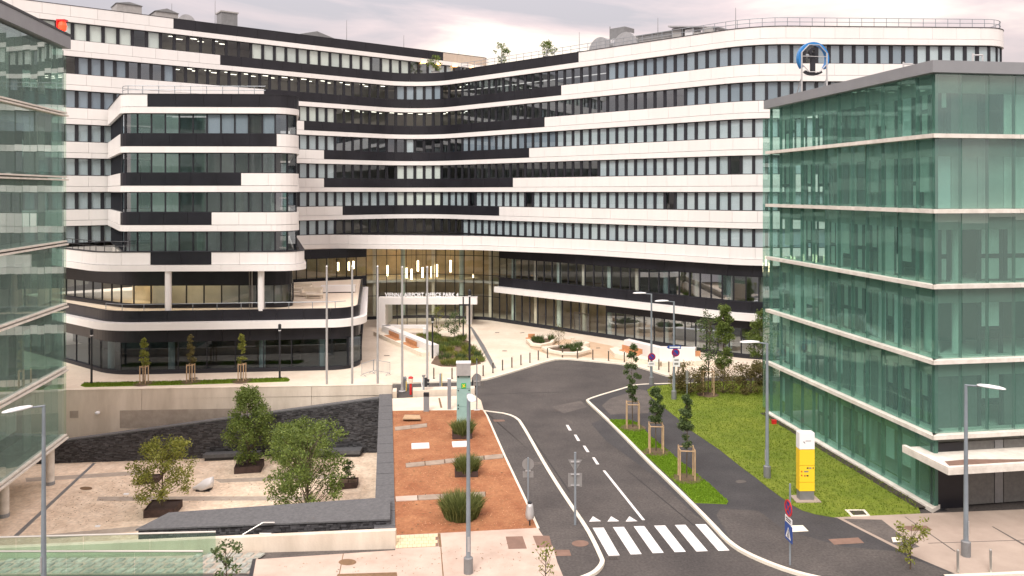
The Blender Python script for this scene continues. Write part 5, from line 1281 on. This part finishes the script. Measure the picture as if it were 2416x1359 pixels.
# red box at the glass block corner
rbx = thing('red_box', 'small red box by the footing of the glass block', 'box', (*G(1826, 1000, .12), .12))
part('body', MB().box(-.14, .14, -.1, .1, 0, .22), 'red', rbx, local=True); part('lid', MB().box(-.16, .16, -.12, .12, .22, .27), 'red', rbx, local=True)

# ------------------------------------------------------------------ plaza furniture
bw_ = thing('white_bench_wall', 'slanted white bench wall with two wooden seats beside the entrance planting', 'bench', (-10.5, 80, .1))
A, B = (-14.0, 85.5), (-7.6, 74.3)
part('wall', MB().bar(B, A, .85, .1, 1.15), 'white_panel', bw_)
part('return_wall', MB().box(-14.0, -9.2, 85.3, 86.0, .85, 1.15).box(-9.5, -9.2, 85.0, 86, .1, .85), 'white_panel', bw_)
dx, dy = B[0] - A[0], B[1] - A[1]; l = math.hypot(dx, dy); tx, ty = dx / l, dy / l; nx_, ny_ = ty, -tx     # bench side faces the podium
def bwp(s, o): return (A[0] + tx * s + nx_ * o, A[1] + ty * s + ny_ * o)
part('seat_step', MB().prism([bwp(-.3, 0.01), bwp(l - .2, .01), bwp(l - .2, .8), bwp(-.3, .8)], .1, .5), 'stone_planter', bw_)
for s0 in (2.6, 7.2):
    for k in range(4): link('seat_plank', MB().prism([bwp(s0, .1 + k * .15), bwp(s0 + 3.2, .1 + k * .15), bwp(s0 + 3.2, .22 + k * .15), bwp(s0, .22 + k * .15)], .5, .56).mesh('seat_plank', 'wood'), bw_)
    part('backrest', MB().prism([bwp(s0 - .1, .08), bwp(s0 + 2.6, .08), bwp(s0 + 2.6, .14), bwp(s0 - .1, .14)], .6, 1.0), 'wood', bw_)
def ring_planter(name, label, pts, h, seat=None):
    P = [G(u, v_, h) for u, v_ in pts]; c = (sum(p[0] for p in P) / len(P), sum(p[1] for p in P) / len(P))
    t = thing(name, label, 'planter', (*c, .1)); n = len(P)
    ins = [(c[0] + (p[0] - c[0]) * .74, c[1] + (p[1] - c[1]) * .74) for p in P]; base = [(c[0] + (p[0] - c[0]) * .95, c[1] + (p[1] - c[1]) * .95) for p in P]
    top = MB(); low = MB()
    for i in range(n):
        j = (i + 1) % n
        top.prism([P[i], P[j], ins[j], ins[i]], h - .22, h); low.prism([base[i], base[j], ins[j], ins[i]], .1, h - .22)
    part('seat_rim', top, 'stone_planter', t); part('base', low, 'plaza', t); part('earth', MB().prism(ins, .1, h - .12), 'soil', t)
    if seat:
        p = G(seat[0], seat[1], h); part('backrest', MB().box(p[0] - .35, p[0] + .35, p[1], p[1] + .08, h, h + .4), 'wood', t); part('seat_boards', MB().box(p[0] - .6, p[0] + .3, p[1] - .6, p[1] - .02, h, h + .04), 'wood', t)
    return t, c, ins
_, c1, in1 = ring_planter('stone_bench_planter', 'small angular stone planter bench with green plants near the glass doors', [(1241, 800), (1252, 811), (1276, 813.5), (1303, 808), (1314, 797), (1300, 793.5), (1258, 794)], .55, (1254, 797))
_, c2, in2 = ring_planter('stone_bench_planter', 'wide angular stone planter bench behind the bollard row', [(1277, 818), (1292, 826), (1325, 832), (1362, 833), (1395, 824), (1380, 815), (1340, 812.5), (1300, 815)], .55)
rs = thing('ring_stone_seat', 'small pale stone ring seat with a round post on the brown paving', 'seat', (*G(1373, 818, .1), .1))
part('ring', MB().lathe([(.75, 0), (.75, .42), (.5, .42), (.48, .36)], 20), 'stone_planter', rs, local=True); part('post', MB().lathe([(.22, 0), (.15, .5), (.2, .9)], 12, (-.9, .2, 0)), 'stone_planter', rs, local=True)
lw = thing('white_bench_wall', 'kinked white bench wall with wooden seat ends near the right wing', 'bench', (13, 74, .1))
q0, q1, q2 = G(1472, 830, .1), G(1556, 851, .1), G(1640, 852, .1)
part('wall', MB().add([(*q0, .1), (*q1, .1), (*q2, .1), (q2[0] + .3, q2[1] + .8, .1), (q1[0] + .3, q1[1] + .9, .1), (q0[0] + .6, q0[1] + .6, .1), (*q0, 1.25), (*q1, 1.25), (*q2, 1.25), (q2[0] + .3, q2[1] + .8, 1.25), (q1[0] + .3, q1[1] + .9, 1.25), (q0[0] + .6, q0[1] + .6, 1.25)],
     [(0, 1, 7, 6), (1, 2, 8, 7), (2, 3, 9, 8), (3, 4, 10, 9), (4, 5, 11, 10), (5, 0, 6, 11), (6, 7, 10, 11), (7, 8, 9, 10)]), 'white_panel', lw)
part('seat_step', MB().prism([G(1438, 822, .5), G(1450, 834, .5), G(1510, 846, .5), G(1556, 855, .5), G(1560, 852, .5), G(1474, 828, .5), G(1455, 818, .5)], .1, .5), 'stone_planter', lw)
part('seat_step', MB().prism([G(1562, 855.5, .5), G(1690, 850, .5), G(1690, 842, .5), G(1640, 838, .5), G(1640, 851, .5), G(1560, 851.5, .5)], .1, .5), 'stone_planter', lw)
a0, a1 = G(1469, 823, .6), G(1516, 834, .6)
part('backrest', MB().bar(a0, a1, .08, .55, 1.0), 'wood', lw); part('seat_boards', MB().prism([G(1460, 826, .52), G(1505, 840, .52), G(1512, 836, .52), G(1470, 824, .52)], .5, .56), 'wood', lw)
a0, a1 = G(1640, 838, .6), G(1652, 838, .6)
part('backrest', MB().bar(a0, a1, .08, .55, 1.0), 'wood', lw)
# terrace lounge furniture on the podium deck
for i, (u, v_) in enumerate(((712, 689), (735, 699), (704, 698), (742, 704))):
    x, y = G(u, v_, 5.27)
    t = thing('lounge_sofa' if i < 2 else 'lounge_table', ('pale terrace sofa on the podium deck' if i < 2 else 'low pale terrace table on the podium deck'), 'sofa' if i < 2 else 'table', (x, y, 5.27), 'terrace sofas' if i < 2 else 'terrace tables')
    if i < 2:
        part('seat', MB().box(-1.0, 1.0, -.45, .45, .12, .42), 'stone_planter', t, local=True); part('backrest', MB().box(-1.0, 1.0, .3, .5, .42, .85), 'stone_planter', t, local=True)
        for s in (-1, 1): part('armrest', MB().box(min(s * 1.0, s * .82), max(s * 1.0, s * .82), -.45, .3, .42, .65), 'stone_planter', t, local=True)
    else:
        part('table_top', MB().box(-.8, .8, -.4, .4, .36, .44), 'stone_planter', t, local=True)
        for sx in (-.7, .7):
            for sy in (-.3, .3): part('leg', MB().box(sx - .04, sx + .04, sy - .04, sy + .04, 0, .36), 'stone_planter', t, local=True)
x, y = G(810, 690, 5.27)
pb = thing('white_planter_bench', 'long white planter bench on the podium terrace by the dark facade', 'bench', (x, y, 5.27), rz=R(8))
part('body', MB().box(-2.2, 1.2, -.4, .4, .1, .75), 'white_panel', pb, local=True); part('base', MB().box(-2.1, 1.1, -.3, .3, 0, .1), 'dark_metal', pb, local=True)

# ------------------------------------------------------------------ trees and plants
def leaf(mb, c, s, rr):
    a = Vector((rr.gauss(0, 1), rr.gauss(0, 1), rr.gauss(0, .7)))
    if a.length < .01: a = Vector((1, 0, 0))
    a.normalize(); b = a.orthogonal().normalized(); k = rr.uniform(0, 6.28)
    b = (b * math.cos(k) + a.cross(b) * math.sin(k)); c = Vector(c)
    mb.add([c - a * s, c + b * s * .5, c + a * s, c - b * s * .5], [(0, 1, 2, 3)])
def make_tree(name, label, cat, base, h, trunk_h, shape, n, ls, mat='leaf', seed=1, clumps=40, crad=.35, tr=.06, group=None, limbs=14, stems=1, crown_name='crown'):
    """shape(t) -> crown radius at height fraction t of the crown"""
    rr = random.Random(seed); t = thing(name, label, cat, base, group)
    tk = MB(); ch = h - trunk_h
    lean = [(rr.uniform(-.03, .03) * h, rr.uniform(-.03, .03) * h) for _ in range(4)]
    pts = [(0, 0, 0)] + [(lean[i][0] * (i + 1) / 4, lean[i][1] * (i + 1) / 4, h * .9 * (i + 1) / 4) for i in range(4)]
    for i in range(4): tk.tube(pts[i], pts[i + 1], tr * (1 - i * .22), tr * (1 - (i + 1) * .22), 7, False)
    cs = []
    for i in range(clumps):
        f = rr.random() ** .85; R_ = shape(f); a = rr.uniform(0, 6.283); q = R_ * math.sqrt(rr.uniform(.12, 1.0))
        cs.append(Vector((math.cos(a) * q, math.sin(a) * q, trunk_h + ch * f)))
    for c in cs[:limbs]:
        z0 = max(trunk_h * .75, c.z - (Vector((c.x, c.y)).length) * 1.1); z0 = min(z0, h * .85)
        tk.tube((lean[0][0] * z0 / h, lean[0][1] * z0 / h, z0), tuple(c), tr * .4, tr * .12, 5, False)
    part('trunk', tk, 'bark', t, local=True)
    cr_ = MB()
    for i in range(n):
        c = cs[rr.randrange(len(cs))]; r = crad * (rr.random() ** .5)
        v_ = Vector((rr.gauss(0, 1), rr.gauss(0, 1), rr.gauss(0, .8))).normalized() * r
        leaf(cr_, c + v_, ls * rr.uniform(.6, 1.3), rr)
    part(crown_name, cr_, mat, t, local=True)
    return t
def bell(r, p=.35): return lambda f: r * (f / p) ** .5 if f < p else r * max(.12, 1 - (f - p) / (1 - p)) ** .6
def blob(r): return lambda f: r * max(.25, math.sin(math.pi * min(1, f * .9 + .08))) ** .7
# courtyard trees
def ft(u, v_, z): return (*G(u, v_, FLOOR), z)
make_tree('courtyard_tree', 'low spreading green tree in the nearest rust planter box of the courtyard', 'tree', ft(383, 1207, FLOOR + .3), 4.0, .9, lambda f: 1.0 + .9 * math.sin(math.pi * min(1, f * .8 + .15)), 6500, .075, 'leaf_yellow', 21, 58, .44, .06, limbs=40)
make_tree('courtyard_tree', 'tall bushy green tree in the planter by the slab bench', 'tree', ft(587, 1108, FLOOR + .3), 5.3, .5, blob(1.55), 11000, .078, 'leaf', 22, 90, .48, .07, limbs=30)
make_tree('courtyard_tree', 'wide green tree with open lower branches behind the black slate front wall', 'tree', (*G(725, 1222, FLOOR), FLOOR), 5.6, .4, lambda f: 1.35 + .95 * math.sin(math.pi * min(1, .9 - f * .7)), 12000, .08, 'leaf', 23, 92, .5, .07, limbs=60)
make_tree('courtyard_tree', 'bluish green tree standing before the slate ramp wall between the benches', 'tree', (*G(700, 1120, FLOOR), FLOOR), 3.6, .6, blob(1.9), 8000, .075, 'leaf', 24, 60, .45, .06)
make_tree('courtyard_shrub', 'narrow upright dark shrub in the small planter box', 'shrub', ft(822, 1150, FLOOR + .3), 1.5, .1, lambda f: .38, 700, .07, 'leaf_dark', 25, 18, .2, .03, crown_name='foliage')
# staked young trees on the green island
def stakes(t, h=2.0, r=.75, n=4, a0=.7):
    for i in range(n):
        a = a0 + 6.283 * i / n; link('stake', cached(('stk', h), lambda: MB().tube((0, 0, 0), (0, 0, h), .045, .04, 7).mesh('stake', 'stake')), t, local=True).location = (math.cos(a) * r, math.sin(a) * r, 0)
    P = [(math.cos(a0 + 6.283 * i / n) * r, math.sin(a0 + 6.283 * i / n) * r) for i in range(n)]
    mb = MB()
    for i in range(n):
        p, q = P[i], P[(i + 1) % n]; mb.tube((*p, h - .08), (*q, h - .08), .035, .035, 5)
    part('stake_frame', mb, 'stake', t, local=True)
    part('mulch', MB().lathe([(.85, 0.0), (.7, .03), (.3, .06)], 14), 'soil', t, local=True)
for i, (u, v_, h, lab, w_) in enumerate(((1493, 1009, 5.3, 'tallest staked young tree on the green island, nearest the road bend', .55), (1548, 1066, 3.75, 'middle staked young tree on the green island', .55), (1620, 1129, 4.4, 'staked young tree on the green island, nearest the crossing', .42))):
    x, y = G(u, v_, .13)
    t = make_tree('young_tree', lab, 'tree', (x, y, .13), h, 1.75, bell(w_, .4), 2600, .07, 'leaf_dark', 31 + i, 26, .2, .04, limbs=14)
    stakes(t, 1.67, .55)
# columnar saplings on the plaza bed
for i, (u, v_, lab, m) in enumerate(((340, 905, 'slim yellowing plaza sapling on stakes, nearest the tall glass block', 'leaf_yellow'), (450, 901, 'slim browning plaza sapling on stakes between two others', 'leaf_brown'), (571, 899, 'slim green plaza sapling on stakes, nearest the flagpoles', 'leaf_yellow'))):
    x, y = G(u, v_, .13)
    t = make_tree('plaza_sapling', lab, 'tree', (x, y, .13), 3.75, 1.4, lambda f: .34 * (1 - f * .75), 900, .085, m, 41 + i, 22, .2, .035, limbs=6)
    stakes(t, 1.45, .32)
# trees and shrubs at the right end of the road
t = make_tree('columnar_tree', 'dense columnar green tree in front of the right wing', 'tree', (*G(1709, 898, .1), .1), 6.0, .9, lambda f: .68 * math.sin(math.pi * min(1, f * .80 + .16)) ** .5, 8500, .075, 'leaf', 51, 75, .3, .06)
t = make_tree('sparse_tree', 'thin staked tree with sparse twigs beside the shrubs', 'tree', (*G(1670, 931, .12), .12), 6.2, 1.9, bell(1.15, .5), 1100, .09, 'leaf_dark', 52, 40, .4, .05, limbs=34)
stakes(t, 1.9, .55)
t = make_tree('columnar_tree', 'green tree half behind the corner of the glass block', 'tree', (*G(1800, 900, .1), .1), 5.6, .9, lambda f: 1.2 * math.sin(math.pi * min(1, f * .82 + .14)) ** .6, 6000, .075, 'leaf', 53, 50, .38, .06)
for i, (u, w_, lab) in enumerate(((1628, 1.35, 'large browning shrub beside the lamp with the one-way sign'), (1706, .95, 'thin open shrub in the middle of the lawn hedge'), (1772, 1.25, 'wide shrub of the lawn hedge next to the glass block'), (1805, .9, 'rounded shrub against the glass block corner'))):
    x, y = G(u, 928, .12)
    make_tree('lawn_shrub', lab, 'shrub', (x, y, .12), 2.2 if i != 1 else 2.05, .1, lambda f, w_=w_: w_ * (.75 + .3 * math.sin(math.pi * f)), (3600, 1300, 3000, 2000)[i], .075, 'leaf_brown', 61 + i, (60, 34, 50, 36)[i], .36, .05, limbs=26, crown_name='foliage')
# foreground saplings growing from below the frame
for u, v_, y, h, n, lab, m, w_ in ((535, 1290, 29.5, 3.0, 420, 'small leafy sapling in front of the glass balustrade end', 'leaf_dark', .55), (2148, 1232, 32.5, 2.3, 420, 'young open sapling at the kerb of the pink pavement', 'leaf_yellow', .75), (1288, 1300, 30.5, 2.2, 130, 'almost bare sapling at the street corner of the pavement', 'leaf_yellow', .5)):
    x, _, z = at_depth(u, v_, y)
    make_tree('street_sapling', lab, 'tree', (x, y, .1), z, max(.5, z - 1.9), lambda f, w_=w_: w_ * (.5 + .5 * f), n, .075, m, int(u), 22, .2, .035, limbs=20)
# grass tufts in rust planters on the gravel
def tuft(name, label, base, r, h, n, mat, seed, group=None):
    rr = random.Random(seed); t = thing(name, label, 'plant', base, group); mb = MB()
    for i in range(n):
        a = rr.uniform(0, 6.283); q = r * math.sqrt(rr.random()); x, y = math.cos(a) * q, math.sin(a) * q; hh = h * rr.uniform(.55, 1.1) * (1 - .25 * q / r); b = rr.uniform(0, 6.283); w_ = rr.uniform(.012, .022)
        lx, ly = math.cos(a) * (.15 + .6 * q / r) * hh * .7 + rr.gauss(0, .11), math.sin(a) * (.15 + .6 * q / r) * hh * .7 + rr.gauss(0, .11)
        cx, cy = math.cos(b) * w_, math.sin(b) * w_
        mb.add([(x - cx, y - cy, 0), (x + cx, y + cy, 0), (x + lx * .4 + cx, y + ly * .4 + cy, hh * .65), (x + lx * .4 - cx, y + ly * .4 - cy, hh * .65), (x + lx, y + ly, hh)], [(0, 1, 2, 3), (3, 2, 4)])
    part('blades', mb, mat, t, local=True)
    part('root_mat', MB().lathe([(r * .9, 0), (r * .85, .06), (r * .4, .1)], 14), 'soil', t, local=True)
    return t
for i, (u, v_, r, h, bx, lab) in enumerate(((1092, 1030, .5, 1.15, .62, 'foot of the teal pillar'), (1102, 1118, .5, 1.1, .62, 'middle of the gravel bed'), (1088, 1219, .8, 1.2, .0, 'front of the gravel bed'))):
    x, y = G(u, v_, .105)
    if bx:
        tray('grass_planter', 'square rust planter tray with grass at the ' + lab, 'planter', [(x - bx, y - bx * .9), (x + bx, y - bx * .8), (x + bx - .1, y + bx), (x - bx - .1, y + bx)], .105, .3)
    tuft('grass_tuft', 'tall green grass tuft at the ' + lab, (x, y, .13), r, h, 2600 if i == 2 else 1300, 'blade_tuft', 71 + i)
# planting bed by the entrance
bed = gpoly([(1017, 857), (1040, 864), (1070, 865), (1105, 863), (1135, 858), (1120, 828), (1108, 806), (1085, 798), (1040, 792), (985, 790), (1030, 838)], .12)
structure('planting_bed', MB().prism(bed, .09, .14), 'soil')
rr = random.Random(5); k = 0
while k < 62:
    p = (rr.uniform(-11, -2), rr.uniform(70.5, 86))
    if not inside(p, bed): continue
    k += 1
    tuft('bed_perennial', 'leafy green perennial clump in the entrance planting bed', (p[0], p[1], .14), rr.uniform(.32, .55), rr.uniform(.35, .8), 150, rr.choice(('leaf', 'leaf_dark', 'blade_tuft', 'leaf_yellow')), 100 + k, 'perennials in the entrance bed')
for c, ins, n in ((c1, in1, 6), (c2, in2, 7)):
    k = 0
    while k < n:
        p = (c[0] + rr.uniform(-2, 2), c[1] + rr.uniform(-1.6, 1.6))
        if not inside(p, ins): continue
        k += 1
        tuft('planter_perennial', ('leafy clump in the small stone bench planter' if n == 6 else 'leafy clump in the wide stone bench planter'), (p[0], p[1], .43), rr.uniform(.25, .42), rr.uniform(.45, .85), 130, 'leaf_dark', 170 + k + n, 'plants in the small bench planter' if n == 6 else 'plants in the wide bench planter')
make_tree('olive_tree', 'small olive tree growing in the entrance planting bed', 'tree', (*G(1072, 806, .1), .14), 2.9, .9, blob(1.05), 900, .085, 'leaf_dark', 81, 24, .35, .04)
make_tree('olive_tree', 'thin yellowish shrub tree before the entrance vestibule', 'tree', (*G(1034, 798, .1), .14), 3.2, .8, blob(.8), 420, .08, 'leaf_yellow', 82, 20, .3, .03)
make_tree('planter_shrub', 'twiggy shrub rising from the wide stone bench planter', 'shrub', (c2[0] - .6, c2[1] + .5, .43), 2.4, .5, blob(.8), 260, .06, 'leaf_brown', 83, 26, .25, .025, limbs=26)
# roof terrace shrubs
for i, (u, path, o, z, h, lab) in enumerate(((1018, W, -1.2, ZR, 2.6, 'green shrub on the roof terrace below the amber lamps'), (1160, W, -1.6, ZR, 2.9, 'green shrub on the roof terrace at the end of the tan wall'), (1272, W, -1.4, ZR, 2.2, 'green shrub on the roof terrace against the open sky'))):
    (p, _) = roofpt(u, o, path)
    make_tree('terrace_shrub', lab, 'shrub', (*p, z), h, .7, blob(.95), 800, .10, 'leaf', 91 + i, 22, .32, .04)
    pot = thing('terrace_pot', ('square grey planter pot under the ' + lab.replace('green shrub on the roof terrace', 'terrace shrub')), 'pot', (*p, z)); part('pot', MB().box(-.45, .45, -.45, .45, 0, .5), 'shed', pot, local=True); part('rim', MB().box(-.5, .5, -.5, .5, .5, .56), 'roof_metal', pot, local=True)
# ------------------------------------------------------------------ loose bits on the ground
def scatter(name, label, cat, poly, n, z, size, mat_, flat=False, seed=9):
    rr = random.Random(seed); xs = [p[0] for p in poly]; ys_ = [p[1] for p in poly]; mb = MB(); k = 0
    while k < n:
        p = (rr.uniform(min(xs), max(xs)), rr.uniform(min(ys_), max(ys_)))
        if not inside(p, poly): continue
        k += 1; sz = size * rr.uniform(.4, 1.3); a = rr.uniform(0, 6.28); c, d = math.cos(a) * sz, math.sin(a) * sz
        if flat: mb.add([(p[0] - c, p[1] - d, z + .01), (p[0] - d * .6, p[1] + c * .6, z + .02), (p[0] + c, p[1] + d, z + .012), (p[0] + d * .6, p[1] - c * .6, z + .015)], [(0, 3, 2, 1)])
        else: mb.add([(p[0] + c, p[1] + d, z), (p[0] - d, p[1] + c, z), (p[0] - c * .8, p[1] - d * .9, z), (p[0] + d * .9, p[1] - c, z), (p[0] + c * .2, p[1], z + sz * .8)], [(0, 1, 4), (1, 2, 4), (2, 3, 4), (3, 0, 4)])
    tag(link(name, mb.mesh(name, mat_)), label, cat, kind='stuff')
material('pebble', (0.20, 0.07, 0.03), 0.9, color2=(0.60, 0.34, 0.20), island=True)
material('litter', (0.10, 0.06, 0.03), 0.9, color2=(0.34, 0.20, 0.09), island=True)
gp = gpoly([(934, 1260), (931, 1100), (928, 970), (1139, 969), (1148, 982), (1188, 1074), (1240, 1184), (1268, 1244)], .105)
scatter('gravel_stones', 'loose reddish stones spread over the gravel bed', 'gravel', gp, 4500, .105, .022, 'pebble')
scatter('gravel_weeds', 'dry leaves and weeds along the gravel bed', 'litter', gp, 350, .11, .06, 'litter', True, 10)
scatter('courtyard_leaves', 'fallen brown leaves on the courtyard floor', 'leaves', [fl(90, 1250), fl(330, 1235), fl(440, 1190), fl(300, 1120), fl(140, 1180)], 420, FLOOR + .005, .055, 'litter', True, 11)
scatter('courtyard_leaves', 'fallen leaves around the courtyard planters', 'leaves', [fl(440, 1190), fl(890, 1190), fl(880, 1080), fl(480, 1100)], 260, FLOOR + .005, .05, 'litter', True, 12)
scatter('pavement_litter', 'small dry leaves on the pavement', 'leaves', gpoly([(640, 1335), (1030, 1295), (1280, 1270), (1310, 1340), (900, 1359)], .115), 120, .112, .035, 'litter', True, 13)
# road wear: repair seams, a gully grate and paler trench patches
material('seam', (0.022, 0.021, 0.022), 0.6)
for pts in ([(1150, 930), (1152, 930), (1330, 925), (1330, 924)], [(1222, 985), (1224, 985), (1345, 1160), (1342, 1160)], [(1480, 1110), (1482, 1110), (1640, 1240), (1637, 1240)]):
    mark('repair_seam', pts, .005, 'seam')
for pts, z in (([(1258, 1090), (1282, 1090), (1284, 1095), (1260, 1097)], .1035), ([(1330, 985), (1350, 994), (1352, 1000), (1344, 998)], .004), ([(1300, 960), (1370, 945), (1385, 960), (1330, 975)], .004), ([(1430, 1312), (1458, 1311), (1460, 1316), (1434, 1318)], .0065)):
    structure('asphalt_patch', MB().sheet(gpoly(pts, z), z), 'asphalt_old')
gg = thing('gully_grate', 'small dark gully grate in the road beside the crossing', 'grate', (*G(1445, 1317), 0.0))
part('frame', MB().prism(gpoly([(1433, 1314), (1457, 1313), (1460, 1319), (1436, 1320)], .012), 0, .012), 'bronze', gg)
for i in range(4): link('slot', MB().prism(gpoly([(1437 + 5 * i, 1315), (1439.5 + 5 * i, 1315), (1441 + 5 * i, 1318.5), (1438.5 + 5 * i, 1318.5)], .016), .011, .016).mesh('slot', 'dark_metal'), gg)
